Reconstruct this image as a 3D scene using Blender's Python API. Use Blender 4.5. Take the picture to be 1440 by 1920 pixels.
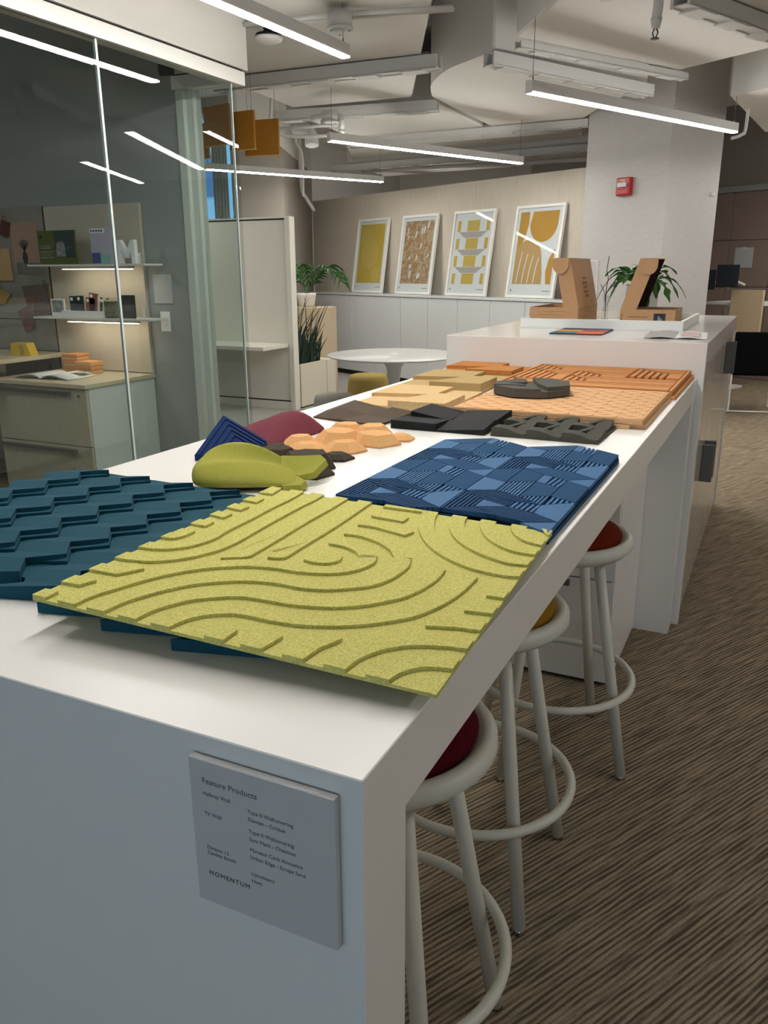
import bpy, bmesh, math, random
from mathutils import Vector, Matrix
from mathutils.geometry import delaunay_2d_cdt

sc = bpy.context.scene
for o in list(bpy.data.objects):
    bpy.data.objects.remove(o)
COL = sc.collection
random.seed(7)
R = math.radians

# ---------------------------------------------------------------- camera
YAW, PIT, ROL = -0.448282, 0.291852, 0.004876
FPX = 1515.8
cam_d = bpy.data.cameras.new('camera')
cam_d.sensor_fit = 'HORIZONTAL'
cam_d.sensor_width = 36.0
cam_d.lens = FPX / 1440.0 * 36.0
cam_d.clip_start = 0.02
cam_d.clip_end = 200
cam = bpy.data.objects.new('camera', cam_d)
COL.objects.link(cam)
f_ = Vector((math.sin(YAW) * math.cos(PIT), math.cos(YAW) * math.cos(PIT), -math.sin(PIT)))
r_ = Vector((math.cos(YAW), -math.sin(YAW), 0))
d_ = f_.cross(r_)
rr = r_ * math.cos(ROL) + d_ * math.sin(ROL)
dd = d_ * math.cos(ROL) - r_ * math.sin(ROL)
cm = Matrix((rr, -dd, -f_)).transposed().to_4x4()
cm.translation = Vector((0.273, -0.523, 1.465))
cam.matrix_world = cm
sc.camera = cam

# ---------------------------------------------------------------- world, daylight, exposure
sc.view_settings.view_transform = 'Standard'
sc.view_settings.look = 'None'
sc.view_settings.exposure = 1.40
sc.view_settings.gamma = 1.0
sc.view_settings.use_curve_mapping = False
sc.cycles.use_denoising = True
sc.cycles.max_bounces = 8
sc.cycles.diffuse_bounces = 4
sc.cycles.glossy_bounces = 4
sc.cycles.transparent_max_bounces = 16
sc.cycles.caustics_reflective = False
sc.cycles.caustics_refractive = False
sc.cycles.sample_clamp_indirect = 4.0

w = bpy.data.worlds.new('daylight')
sc.world = w
w.use_nodes = True
w.node_tree.nodes['Background'].inputs[0].default_value = (0.55, 0.78, 1.0, 1)
w.node_tree.nodes['Background'].inputs[1].default_value = 0.75

LAMP = 30.0          # radiance of the linear pendant diffusers
LAMP_COL = (1.0, 0.965, 0.91)
LED_COL = (1.0, 0.85, 0.66)

def area(name, loc, target, sx, sy, power, col):
    l = bpy.data.lights.new(name, 'AREA')
    l.shape = 'RECTANGLE'; l.size = sx; l.size_y = sy
    l.energy = power; l.color = col
    o = bpy.data.objects.new(name, l)
    COL.objects.link(o)
    o.location = loc
    o.rotation_euler = (Vector(target) - Vector(loc)).to_track_quat('-Z', 'Y').to_euler()
    return o
# daylight through the window band behind the camera
area('window_daylight', (0.3, -4.62, 1.75), (0.3, 0, 1.75), 6.4, 1.5, 2, (0.78, 0.90, 1.0))

# ---------------------------------------------------------------- materials
def lin(c):
    c = c / 255.0
    return c / 12.92 if c <= 0.04045 else ((c + 0.055) / 1.055) ** 2.4
def rgb(t):
    return (lin(t[0]), lin(t[1]), lin(t[2]), 1)
MATS = {}
def mat(name, col, rough=0.5, metal=0.0, spec=0.5, speck=None, bump=None, emit=None, coat=0.0, stretch=None, wave=None):
    """speck=(scale, second colour, contrast 0..1)   bump=(scale, strength)   stretch=(sx,sy,sz)"""
    m = bpy.data.materials.new(name)
    m.use_nodes = True
    nt = m.node_tree
    b = nt.nodes['Principled BSDF']
    b.inputs['Base Color'].default_value = rgb(col)
    b.inputs['Roughness'].default_value = rough
    b.inputs['Metallic'].default_value = metal
    b.inputs['Specular IOR Level'].default_value = spec
    if coat:
        b.inputs['Coat Weight'].default_value = coat
        b.inputs['Coat Roughness'].default_value = 0.08
    tc = None
    def coords():
        nonlocal tc
        if tc is None:
            t = nt.nodes.new('ShaderNodeTexCoord')
            mp = nt.nodes.new('ShaderNodeMapping')
            nt.links.new(t.outputs['Object'], mp.inputs['Vector'])
            if stretch:
                mp.inputs['Scale'].default_value = stretch
            tc = mp.outputs['Vector']
        return tc
    if speck:
        n = nt.nodes.new('ShaderNodeTexNoise')
        n.inputs['Scale'].default_value = speck[0]
        n.inputs['Detail'].default_value = 3
        n.inputs['Roughness'].default_value = 0.6
        nt.links.new(coords(), n.inputs['Vector'])
        rp = nt.nodes.new('ShaderNodeValToRGB')
        k = speck[2]
        rp.color_ramp.elements[0].position = 0.5 - 0.28 * (1.05 - k)
        rp.color_ramp.elements[1].position = 0.5 + 0.28 * (1.05 - k)
        rp.color_ramp.elements[0].color = rgb(col)
        rp.color_ramp.elements[1].color = rgb(speck[1])
        nt.links.new(n.outputs['Fac'], rp.inputs['Fac'])
        nt.links.new(rp.outputs['Color'], b.inputs['Base Color'])
    if bump:
        n2 = nt.nodes.new('ShaderNodeTexNoise')
        n2.inputs['Scale'].default_value = bump[0]
        n2.inputs['Detail'].default_value = 2
        nt.links.new(coords(), n2.inputs['Vector'])
        bp = nt.nodes.new('ShaderNodeBump')
        bp.inputs['Strength'].default_value = bump[1]
        bp.inputs['Distance'].default_value = 0.004
        nt.links.new(n2.outputs['Fac'], bp.inputs['Height'])
        nt.links.new(bp.outputs['Normal'], b.inputs['Normal'])
    if emit:
        b.inputs['Emission Color'].default_value = (*emit[0], 1)
        b.inputs['Emission Strength'].default_value = emit[1]
    MATS[name] = m
    return m

def glass_mat(name, tint, refl_rough=0.0, boost=1.0):
    """flat architectural pane: transparent plus a Fresnel reflection"""
    m = bpy.data.materials.new(name)
    m.use_nodes = True
    nt = m.node_tree
    nt.nodes.clear()
    out = nt.nodes.new('ShaderNodeOutputMaterial')
    tr = nt.nodes.new('ShaderNodeBsdfTransparent')
    tr.inputs[0].default_value = (*tint, 1)
    gl = nt.nodes.new('ShaderNodeBsdfGlossy')
    gl.inputs['Roughness'].default_value = refl_rough
    lw_ = nt.nodes.new('ShaderNodeLayerWeight')       # Schlick reflectance, equal from both sides of the pane
    lw_.inputs['Blend'].default_value = 0.5
    pw = nt.nodes.new('ShaderNodeMath'); pw.operation = 'POWER'; pw.inputs[1].default_value = 5.0
    ma = nt.nodes.new('ShaderNodeMath'); ma.operation = 'MULTIPLY_ADD'; ma.inputs[1].default_value = 0.96; ma.inputs[2].default_value = 0.04 * boost
    nt.links.new(lw_.outputs['Facing'], pw.inputs[0])
    nt.links.new(pw.outputs[0], ma.inputs[0])
    mx = nt.nodes.new('ShaderNodeMixShader')
    nt.links.new(ma.outputs[0], mx.inputs[0])
    nt.links.new(tr.outputs[0], mx.inputs[1])
    nt.links.new(gl.outputs[0], mx.inputs[2])
    nt.links.new(mx.outputs[0], out.inputs[0])
    MATS[name] = m
    return m

mat('laminate', (236, 233, 228), 0.32, bump=(900, 0.01))
mat('counter_gloss', (236, 233, 229), 0.14)
mat('cabinet_gloss', (205, 198, 188), 0.12)
mat('white_metal', (222, 222, 216), 0.38)
mat('white_paint', (226, 224, 218), 0.6)
mat('frame_white', (238, 237, 232), 0.4)
mat('frame_pale', (206, 212, 204), 0.45)
mat('dark_gap', (20, 20, 20), 0.8)
mat('black_plastic', (18, 18, 19), 0.5)
mat('black_fabric', (10, 10, 12), 0.9, spec=0.1)
mat('chrome', (200, 200, 200), 0.15, metal=1.0)
mat('steel', (150, 150, 150), 0.3, metal=1.0)
mat('grey_plastic', (96, 94, 92), 0.4)
mat('ceiling_paint', (224, 222, 217), 0.75, bump=(3, 0.05))
mat('duct_paint', (222, 220, 215), 0.6, bump=(2.2, 0.12))
mat('duct_side', (150, 150, 150), 0.6, bump=(2.2, 0.1))
mat('pipe_paint', (206, 206, 202), 0.5)
mat('wall_grey', (152, 156, 156), 0.7)
mat('wallpaper', (216, 207, 192), 0.75, speck=(40, (207, 198, 183), 0.3), bump=(120, 0.25), stretch=(1, 1, 0.12))
mat('pillar_paper', (198, 195, 192), 0.5, speck=(60, (190, 187, 184), 0.3), bump=(160, 0.25), stretch=(0.2, 0.2, 1))
mat('wall_beige', (152, 145, 136), 0.8, bump=(60, 0.1))
mat('wall_plain', (190, 186, 178), 0.8)
mat('dark_panel', (150, 132, 122), 0.8, speck=(180, (138, 120, 110), 0.4))
mat('wall_taupe', (136, 130, 122), 0.8)
mat('credenza', (214, 216, 216), 0.22)
mat('lounge_floor', (176, 174, 166), 0.8, speck=(9, (150, 148, 142), 0.3), stretch=(1, 6, 1))
mat('maple', (206, 194, 166), 0.45, speck=(30, (194, 181, 152), 0.3), stretch=(10, 0.6, 1))
mat('maple_drawer', (186, 178, 156), 0.35, speck=(16, (176, 168, 146), 0.3), stretch=(8, 1, 0.8))
mat('board_beige', (200, 190, 174), 0.7, speck=(24, (192, 182, 166), 0.3), stretch=(1, 1, 14))
mat('board_concrete', (150, 148, 140), 0.85, speck=(7, (130, 128, 120), 0.35), bump=(30, 0.2))
mat('file_side', (206, 212, 208), 0.2)
mat('lamp_body', (205, 205, 202), 0.4, metal=0.0)
mat('lamp_glow', (255, 255, 255), 0.5, emit=(LAMP_COL, LAMP))
mat('led_glow', (255, 250, 240), 0.5, emit=(LED_COL, 11.0))
mat('cable', (120, 120, 120), 0.4, metal=0.6)
mat('paper', (228, 228, 226), 0.7)
mat('paper_grey', (190, 190, 190), 0.7)
mat('ink', (52, 52, 54), 0.8)
mat('ink_soft', (104, 104, 106), 0.8)
mat('placard', (206, 202, 199), 0.6)
mat('glass_edge', (222, 234, 232), 0.08, coat=0.6)
# felt and cork samples
mat('lime_cork', (222, 215, 132), 0.9, spec=0.2, speck=(420, (180, 174, 90), 0.4), bump=(500, 0.35))
mat('lime_felt', (172, 168, 76), 0.9, spec=0.2, speck=(500, (150, 148, 60), 0.35), bump=(500, 0.3))
mat('teal_cork', (22, 78, 95), 0.85, spec=0.25, speck=(500, (18, 66, 82), 0.3), bump=(500, 0.3))
mat('blue_gap', (8, 16, 30), 0.95, spec=0.05)  # near-black puts the recess shade between slats into the backing
mat('blue_cork', (26, 74, 118), 0.8, spec=0.25, speck=(500, (22, 66, 106), 0.3), bump=(500, 0.2))
mat('blue_lit', (66, 110, 154), 0.75, spec=0.25, speck=(500, (60, 102, 144), 0.3), bump=(500, 0.2))  # lit tone of one blue cork: tilt and sheen put into the colour
mat('blue_shaded', (20, 66, 104), 0.85, spec=0.2, speck=(500, (24, 72, 110), 0.3), bump=(500, 0.2))  # shaded tone of the same blue cork, painted in
mat('navy_cork', (20, 50, 100), 0.85, spec=0.2, speck=(400, (16, 42, 88), 0.3), bump=(500, 0.3))
mat('burgundy_cork', (108, 48, 60), 0.9, spec=0.2, speck=(420, (126, 62, 74), 0.35), bump=(500, 0.4))
mat('tan_cork', (228, 178, 122), 0.9, spec=0.2, speck=(380, (212, 160, 104), 0.35), bump=(420, 0.15))
mat('charcoal_cork', (74, 66, 56), 0.9, spec=0.2, speck=(420, (62, 55, 46), 0.35), bump=(500, 0.4))
mat('brown_cork', (92, 78, 66), 0.85, spec=0.25, speck=(420, (82, 70, 58), 0.35), bump=(500, 0.3))
mat('black_cork', (24, 26, 28), 0.75, spec=0.3, bump=(500, 0.3))
mat('grey_cork', (82, 80, 72), 0.85, spec=0.25, speck=(420, (74, 72, 64), 0.3), bump=(500, 0.3))
mat('sand_cork', (226, 196, 148), 0.9, spec=0.2, speck=(160, (206, 172, 122), 0.3), bump=(420, 0.3))
mat('olive_cork', (196, 168, 116), 0.9, spec=0.2, speck=(300, (182, 154, 104), 0.3), bump=(420, 0.2))
mat('amber_cork', (206, 142, 82), 0.9, spec=0.2, speck=(90, (188, 122, 64), 0.3), bump=(420, 0.3))
mat('russet_cork', (220, 158, 104), 0.9, spec=0.2, speck=(300, (206, 142, 90), 0.3), bump=(420, 0.3))
mat('groove_shaded', (178, 116, 70), 0.95, spec=0.1)  # same russet cork, darkened to paint in the shade of the grooves
mat('honey_cork', (232, 188, 144), 0.9, spec=0.2, speck=(200, (220, 172, 124), 0.35), bump=(420, 0.3))
mat('octo_cork', (90, 88, 82), 0.85, spec=0.25, speck=(420, (82, 80, 74), 0.3), bump=(500, 0.3))
mat('kraft', (196, 154, 112), 0.75, speck=(60, (190, 147, 106), 0.3))
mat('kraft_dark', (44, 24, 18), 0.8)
mat('kraft_print', (150, 110, 76), 0.8)
mat('label_navy', (40, 42, 66), 0.6)
mat('cushion_red', (84, 12, 26), 0.9, spec=0.1, speck=(600, (72, 8, 20), 0.3))
mat('cushion_mustard', (150, 112, 24), 0.9, spec=0.1, speck=(600, (134, 98, 18), 0.3))
mat('cushion_rust', (112, 34, 14), 0.9, spec=0.1, speck=(600, (98, 28, 10), 0.3))
mat('stool_white', (214, 212, 200), 0.42)
mat('table_white', (198, 198, 194), 0.35)
mat('pouf', (176, 152, 92), 0.9, spec=0.1, speck=(300, (160, 138, 80), 0.3))
mat('pouf_grey', (170, 168, 160), 0.9, spec=0.1, speck=(60, (140, 138, 132), 0.4), stretch=(1, 1, 6))
mat('unit_white', (222, 219, 208), 0.5)
mat('planter', (216, 208, 190), 0.6)
mat('soil', (22, 18, 14), 0.95)
mat('leaf_dark', (20, 44, 30), 0.5)
mat('leaf_palm', (60, 108, 44), 0.5, speck=(6, (38, 84, 34), 0.3))
mat('leaf_fern', (84, 150, 52), 0.4, speck=(14, (40, 96, 36), 0.35))
mat('box_beige', (208, 188, 158), 0.6)
mat('pot_white', (232, 232, 228), 0.3)
mat('alarm_red', (176, 28, 32), 0.35)
mat('alarm_lens', (225, 225, 230), 0.1)
mat('acoustic', (190, 132, 44), 0.85, speck=(120, (176, 120, 38), 0.3))
mat('acoustic_edge', (222, 176, 96), 0.85)
mat('screen', (16, 28, 38), 0.2)
mat('desk_wood', (206, 184, 152), 0.5, speck=(10, (196, 174, 142), 0.3), stretch=(1, 1, 12))
mat('poster_yellow', (214, 178, 66), 0.6, speck=(3, (222, 190, 92), 0.3))
mat('poster_yellow2', (224, 194, 100), 0.6)
mat('poster_ochre', (206, 152, 58), 0.6)
mat('poster_sand', (206, 164, 104), 0.6)
mat('poster_brown', (170, 128, 84), 0.6, speck=(24, (196, 170, 140), 0.8))
mat('poster_mid', (190, 180, 174), 0.6)
mat('poster_white', (240, 240, 240), 0.5)
mat('card_green', (86, 94, 44), 0.6)
mat('card_photo', (52, 66, 66), 0.6)
mat('card_pattern', (168, 172, 170), 0.6, speck=(110, (90, 96, 100), 0.7))
mat('card_lilac', (186, 184, 200), 0.6)
mat('card_indigo', (84, 90, 150), 0.6)
mat('card_mint', (140, 190, 176), 0.6)
mat('print_rose', (172, 140, 124), 0.7)
mat('print_grey', (116, 116, 110), 0.7)
mat('maroon', (84, 36, 34), 0.7)
mat('plum_pattern', (104, 72, 68), 0.7, speck=(16, (132, 100, 92), 0.7))
mat('brown_pattern', (112, 90, 84), 0.7, speck=(10, (86, 74, 70), 0.7), stretch=(1, 1, 3))
mat('wood_sample', (204, 168, 124), 0.6, speck=(14, (192, 154, 110), 0.3), stretch=(8, 1, 1))
mat('tan_sample', (170, 140, 84), 0.7)
mat('brass', (150, 120, 70), 0.35, metal=0.7)
mat('yellow_block', (212, 176, 44), 0.5)
mat('brochure_teal', (18, 44, 48), 0.6)
mat('brochure_clay', (138, 84, 70), 0.6)
mat('brochure_cream', (220, 212, 196), 0.6)
mat('jar_fill', (150, 136, 100), 0.5, speck=(90, (60, 84, 76), 0.8))
mat('card_slate', (46, 56, 54), 0.6)
mat('swatch_teal', (44, 92, 104), 0.7)
mat('swatch_orange', (206, 88, 32), 0.7)
mat('swatch_mustard', (202, 150, 40), 0.7)
mat('swatch_red', (176, 26, 40), 0.7)
mat('swatch_black', (28, 32, 36), 0.7)
mat('swatch_indigo', (44, 48, 78), 0.7)
mat('page_grey', (170, 168, 162), 0.6)
mat('page_pink', (206, 176, 172), 0.6)
mat('sky_facade', (150, 190, 214), 0.5)
mat('facade_glass', (70, 110, 150), 0.2)
mat('curtain', (176, 178, 172), 0.8)
mat('wood_dark', (96, 44, 26), 0.5)
mat('screw', (120, 118, 112), 0.4, metal=0.8)
mat('white_led', (245, 245, 245), 0.5)
glass_mat('pane', (0.885, 0.92, 0.91))
glass_mat('clear_glass', (0.95, 0.97, 0.97))

# striped loop carpet: fine cords running along the room's diagonal grid
def carpet(name, ca, cb, cc):
    m = bpy.data.materials.new(name)
    m.use_nodes = True
    nt = m.node_tree
    b = nt.nodes['Principled BSDF']
    b.inputs['Roughness'].default_value = 0.95
    b.inputs['Specular IOR Level'].default_value = 0.1
    t = nt.nodes.new('ShaderNodeTexCoord')
    mp = nt.nodes.new('ShaderNodeMapping')
    mp.inputs['Rotation'].default_value = (0, 0, R(29))
    nt.links.new(t.outputs['Object'], mp.inputs['Vector'])
    st = nt.nodes.new('ShaderNodeMapping')
    st.inputs['Scale'].default_value = (95, 5.0, 1)
    nt.links.new(mp.outputs[0], st.inputs['Vector'])
    wv = nt.nodes.new('ShaderNodeTexWave')
    wv.wave_type = 'BANDS'; wv.bands_direction = 'X'
    wv.inputs['Scale'].default_value = 24.0
    wv.inputs['Distortion'].default_value = 2.2
    wv.inputs['Detail'].default_value = 3
    wv.inputs['Detail Scale'].default_value = 1.6
    s2 = nt.nodes.new('ShaderNodeMapping')
    s2.inputs['Scale'].default_value = (1, 0.22, 1)
    nt.links.new(mp.outputs[0], s2.inputs['Vector'])
    nt.links.new(s2.outputs[0], wv.inputs['Vector'])
    nz = nt.nodes.new('ShaderNodeTexNoise')
    nz.inputs['Scale'].default_value = 1.0
    nz.inputs['Detail'].default_value = 4
    nz.inputs['Roughness'].default_value = 0.7
    nt.links.new(st.outputs[0], nz.inputs['Vector'])
    n = nt.nodes.new('ShaderNodeMix')
    n.data_type = 'FLOAT'
    n.inputs['Factor'].default_value = 0.80
    nt.links.new(wv.outputs['Fac'], n.inputs['A'])
    nt.links.new(nz.outputs['Fac'], n.inputs['B'])
    rp = nt.nodes.new('ShaderNodeValToRGB')
    rp.color_ramp.elements[0].position = 0.38
    rp.color_ramp.elements[0].color = rgb(ca)
    rp.color_ramp.elements[1].position = 0.62
    rp.color_ramp.elements[1].color = rgb(cb)
    nt.links.new(n.outputs['Result'], rp.inputs['Fac'])
    n3 = nt.nodes.new('ShaderNodeTexNoise')
    n3.inputs['Scale'].default_value = 260
    n3.inputs['Detail'].default_value = 2
    nt.links.new(mp.outputs[0], n3.inputs['Vector'])
    mx = nt.nodes.new('ShaderNodeMix')
    mx.data_type = 'RGBA'
    mx.blend_type = 'MULTIPLY'
    mx.inputs['Factor'].default_value = 0.55
    nt.links.new(rp.outputs['Color'], mx.inputs['A'])
    nt.links.new(n3.outputs['Fac'], mx.inputs['B'])
    nt.links.new(mx.outputs['Result'], b.inputs['Base Color'])
    bp = nt.nodes.new('ShaderNodeBump')
    bp.inputs['Strength'].default_value = 0.5
    bp.inputs['Distance'].default_value = 0.006
    nt.links.new(n.outputs['Result'], bp.inputs['Height'])
    nt.links.new(bp.outputs['Normal'], b.inputs['Normal'])
    MATS[name] = m
carpet('carpet', (104, 93, 77), (192, 174, 148), (70, 60, 50))

# ---------------------------------------------------------------- mesh helpers
def BM():
    return bmesh.new()
def box(bm, x0, x1, y0, y1, z0, z1, mtx=None):
    vs = [bm.verts.new((x, y, z)) for z in (z0, z1) for y in (y0, y1) for x in (x0, x1)]
    for a in ((0, 2, 3, 1), (4, 5, 7, 6), (0, 1, 5, 4), (2, 6, 7, 3), (0, 4, 6, 2), (1, 3, 7, 5)):
        bm.faces.new([vs[i] for i in a])
    if mtx is not None:
        bmesh.ops.transform(bm, matrix=mtx, verts=vs)
    return bm
def B(*a):
    return box(BM(), *a)
def bev(bm, w, seg=1):
    bmesh.ops.bevel(bm, geom=list(bm.edges), offset=w, segments=seg, affect='EDGES', profile=0.6)
    return bm
def BB(x0, x1, y0, y1, z0, z1, w=0.002, seg=1):
    return bev(B(x0, x1, y0, y1, z0, z1), w, seg)
def prism(bm, pts, z0, z1, ztop=None):
    """pts: list of (x,y); ztop: optional function (x,y)->z for the top"""
    area2 = sum(pts[i][0] * pts[(i + 1) % len(pts)][1] - pts[(i + 1) % len(pts)][0] * pts[i][1] for i in range(len(pts)))
    if area2 < 0:
        pts = pts[::-1]
    lo = [bm.verts.new((p[0], p[1], z0)) for p in pts]
    hi = [bm.verts.new((p[0], p[1], ztop(p[0], p[1]) if ztop else z1)) for p in pts]
    n = len(pts)
    try:
        bm.faces.new(lo[::-1]); bm.faces.new(hi)
        for i in range(n):
            bm.faces.new((lo[i], lo[(i + 1) % n], hi[(i + 1) % n], hi[i]))
    except ValueError:
        pass
    return bm
def PR(pts, z0, z1, ztop=None):
    return prism(BM(), pts, z0, z1, ztop)
def prism_xz(bm, pts, y0, y1):
    """outline in x,z extruded along y"""
    a = [bm.verts.new((p[0], y0, p[1])) for p in pts]
    b = [bm.verts.new((p[0], y1, p[1])) for p in pts]
    n = len(pts)
    bm.faces.new(a); bm.faces.new(b[::-1])
    for i in range(n):
        bm.faces.new((a[i], b[i], b[(i + 1) % n], a[(i + 1) % n]))
    bmesh.ops.recalc_face_normals(bm, faces=bm.faces)
    return bm
def cyl(bm, p0, p1, r0, r1=None, seg=16, caps=True):
    p0 = Vector(p0); p1 = Vector(p1)
    r1 = r0 if r1 is None else r1
    z = (p1 - p0).normalized()
    x = z.orthogonal().normalized(); y = z.cross(x)
    A = []; Bq = []
    for i in range(seg):
        t = 2 * math.pi * i / seg
        u = x * math.cos(t) + y * math.sin(t)
        A.append(bm.verts.new(p0 + u * r0)); Bq.append(bm.verts.new(p1 + u * r1))
    for i in range(seg):
        f = bm.faces.new((A[i], A[(i + 1) % seg], Bq[(i + 1) % seg], Bq[i])); f.smooth = True
    if caps:
        bm.faces.new(A[::-1]); bm.faces.new(Bq)
    return bm
def tube(bm, pts, r, seg=8, closed=False, taper=None):
    pts = [Vector(p) for p in pts]
    n = len(pts)
    rings = []
    nrm = None
    for i in range(n):
        if closed:
            t = (pts[(i + 1) % n] - pts[i - 1]).normalized()
        else:
            t = (pts[min(i + 1, n - 1)] - pts[max(i - 1, 0)]).normalized()
        if nrm is None:
            nrm = t.orthogonal().normalized()
        else:
            nrm = (nrm - t * nrm.dot(t)).normalized()
        bnm = t.cross(nrm)
        rad = r if taper is None else r * taper(i / (n - 1))
        rings.append([bm.verts.new(pts[i] + (nrm * math.cos(2 * math.pi * k / seg) + bnm * math.sin(2 * math.pi * k / seg)) * rad) for k in range(seg)])
    m = n if closed else n - 1
    for i in range(m):
        a, b = rings[i], rings[(i + 1) % n]
        for k in range(seg):
            f = bm.faces.new((a[k], a[(k + 1) % seg], b[(k + 1) % seg], b[k])); f.smooth = True
    if not closed:
        bm.faces.new(rings[0][::-1]); bm.faces.new(rings[-1])
    return bm
def lathe(bm, prof, seg=32, c=(0, 0)):
    rings = []
    for (r, z) in prof:
        if r < 1e-6:
            rings.append([bm.verts.new((c[0], c[1], z))])
        else:
            rings.append([bm.verts.new((c[0] + r * math.cos(2 * math.pi * k / seg), c[1] + r * math.sin(2 * math.pi * k / seg), z)) for k in range(seg)])
    for a, b in zip(rings[:-1], rings[1:]):
        for k in range(seg):
            k2 = (k + 1) % seg
            if len(a) == 1 and len(b) == 1:
                continue
            if len(a) == 1:
                f = bm.faces.new((a[0], b[k2], b[k]))
            elif len(b) == 1:
                f = bm.faces.new((a[k], a[k2], b[0]))
            else:
                f = bm.faces.new((a[k], a[k2], b[k2], b[k]))
            f.smooth = True
    bmesh.ops.recalc_face_normals(bm, faces=bm.faces)
    return bm
def catmull(pts, sub=4):
    if len(pts) < 3:
        return list(pts)
    P = [Vector(p) for p in pts]
    out = []
    for i in range(len(P) - 1):
        p0 = P[i - 1] if i else P[0] * 2 - P[1]
        p1, p2 = P[i], P[i + 1]
        p3 = P[i + 2] if i + 2 < len(P) else P[-1] * 2 - P[-2]
        for k in range(sub):
            t = k / sub
            out.append(0.5 * ((2 * p1) + (-p0 + p2) * t + (2 * p0 - 5 * p1 + 4 * p2 - p3) * t * t + (-p0 + 3 * p1 - 3 * p2 + p3) * t ** 3))
    out.append(P[-1])
    return out
def clip_poly(poly, nx, ny, c):
    """keep nx*x+ny*y<=c"""
    out = []
    for i in range(len(poly)):
        a, b = poly[i], poly[(i + 1) % len(poly)]
        da = nx * a[0] + ny * a[1] - c; db = nx * b[0] + ny * b[1] - c
        if da <= 0:
            out.append(a)
        if (da < 0 < db) or (db < 0 < da):
            t = da / (da - db)
            out.append((a[0] + (b[0] - a[0]) * t, a[1] + (b[1] - a[1]) * t))
    return out
def inset(poly, g):
    """shrink a convex-ish polygon by g"""
    a2 = sum(poly[i][0] * poly[(i + 1) % len(poly)][1] - poly[(i + 1) % len(poly)][0] * poly[i][1] for i in range(len(poly)))
    if a2 < 0:
        poly = poly[::-1]
    n = len(poly); out = []
    for i in range(n):
        p0 = Vector(poly[i - 1]); p1 = Vector(poly[i]); p2 = Vector(poly[(i + 1) % n])
        e1 = (p1 - p0).normalized(); e2 = (p2 - p1).normalized()
        n1 = Vector((-e1.y, e1.x)); n2 = Vector((-e2.y, e2.x))
        k = (n1 + n2)
        k = k / max(0.35, k.dot(n1)) if k.length > 1e-6 else n1
        q = p1 + k * g
        out.append((q.x, q.y))
    return out

# ---------------------------------------------------------------- object helpers
def put(o, label=None, cat=None, group=None, kind=None):
    if label: o['label'] = label
    if cat: o['category'] = cat
    if group: o['group'] = group
    if kind: o['kind'] = kind
    return o
def thing(name, label, cat, loc=(0, 0, 0), rotz=0.0, group=None, kind=None, mtx=None):
    o = bpy.data.objects.new(name, None)
    o.empty_display_size = 0.05
    COL.objects.link(o)
    if mtx is not None:
        o.matrix_world = mtx
    else:
        o.location = loc; o.rotation_euler = (0, 0, rotz)
        o.matrix_world = Matrix.Translation(Vector(loc)) @ Matrix.Rotation(rotz, 4, 'Z')
    return put(o, label, cat, group, kind)
def mesh_of(name, bm, m):
    me = bpy.data.meshes.new(name)
    bm.to_mesh(me); bm.free()
    me.materials.append(MATS[m])
    return me
def part(name, bm, m, parent, world=False, label=None, kind=None):
    if world:
        mw = parent.matrix_world
        if parent.parent is not None and parent.type == 'MESH':
            mw = parent.parent.matrix_world
        bmesh.ops.transform(bm, matrix=mw.inverted(), verts=bm.verts)
    o = bpy.data.objects.new(name, mesh_of(name, bm, m))
    COL.objects.link(o)
    o.parent = parent
    if label: o['label'] = label
    if kind: o['kind'] = kind
    return o
def single(name, bm, m, label, cat, group=None, kind=None):
    """a thing that is one mesh, given in world coordinates; origin at the middle of its base"""
    xs = [v.co.x for v in bm.verts]; ys = [v.co.y for v in bm.verts]; zs = [v.co.z for v in bm.verts]
    org = Vector(((min(xs) + max(xs)) / 2, (min(ys) + max(ys)) / 2, min(zs)))
    bmesh.ops.translate(bm, vec=-org, verts=bm.verts)
    o = bpy.data.objects.new(name, mesh_of(name, bm, m))
    COL.objects.link(o)
    o.location = org
    o.matrix_world = Matrix.Translation(org)
    return put(o, label, cat, group, kind)
def struct(name, bm, m, label, cat):
    o = bpy.data.objects.new(name, mesh_of(name, bm, m))
    COL.objects.link(o)
    return put(o, label, cat, None, 'structure')
def copy_tree(o, parent=None):
    c = o.copy()
    COL.objects.link(c)
    c.parent = parent
    for ch in [k for k in o.children]:
        copy_tree(ch, c)
    return c
def text_part(name, s, size, m, parent, mtx, align='LEFT', spacing=1.0, extrude=0.0002):
    """flat printed lettering as a mesh; mtx places the text plane in the parent's space"""
    cu = bpy.data.curves.new(name, 'FONT')
    cu.body = s; cu.size = size; cu.align_x = align; cu.space_character = spacing; cu.extrude = extrude
    cu.resolution_u = 3
    to = bpy.data.objects.new(name, cu)
    COL.objects.link(to)
    dg = bpy.context.evaluated_depsgraph_get()
    me = bpy.data.meshes.new_from_object(to.evaluated_get(dg))
    bpy.data.objects.remove(to)
    me.transform(mtx)
    me.materials.clear(); me.materials.append(MATS[m])
    o = bpy.data.objects.new(name, me)
    COL.objects.link(o)
    o.parent = parent
    return o
def subsurf(o, lv=2):
    md = o.modifiers.new('smooth', 'SUBSURF'); md.levels = lv; md.render_levels = lv
    for p in o.data.polygons: p.use_smooth = True
    return o
XZ = Matrix.Rotation(R(90), 4, 'X')      # text plane facing -Y
TH = R(-27)
P0 = Vector((-5.45, 9.99, 0))            # front foot of the display credenza; the rear of the room is turned 27 degrees
DV = Vector((math.cos(TH), math.sin(TH), 0)); NV = Vector((-math.sin(TH), math.cos(TH), 0))
T = 1.05                                  # worktop height of the sample table
CT = 1.185                                # top of the island cabinet

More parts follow.
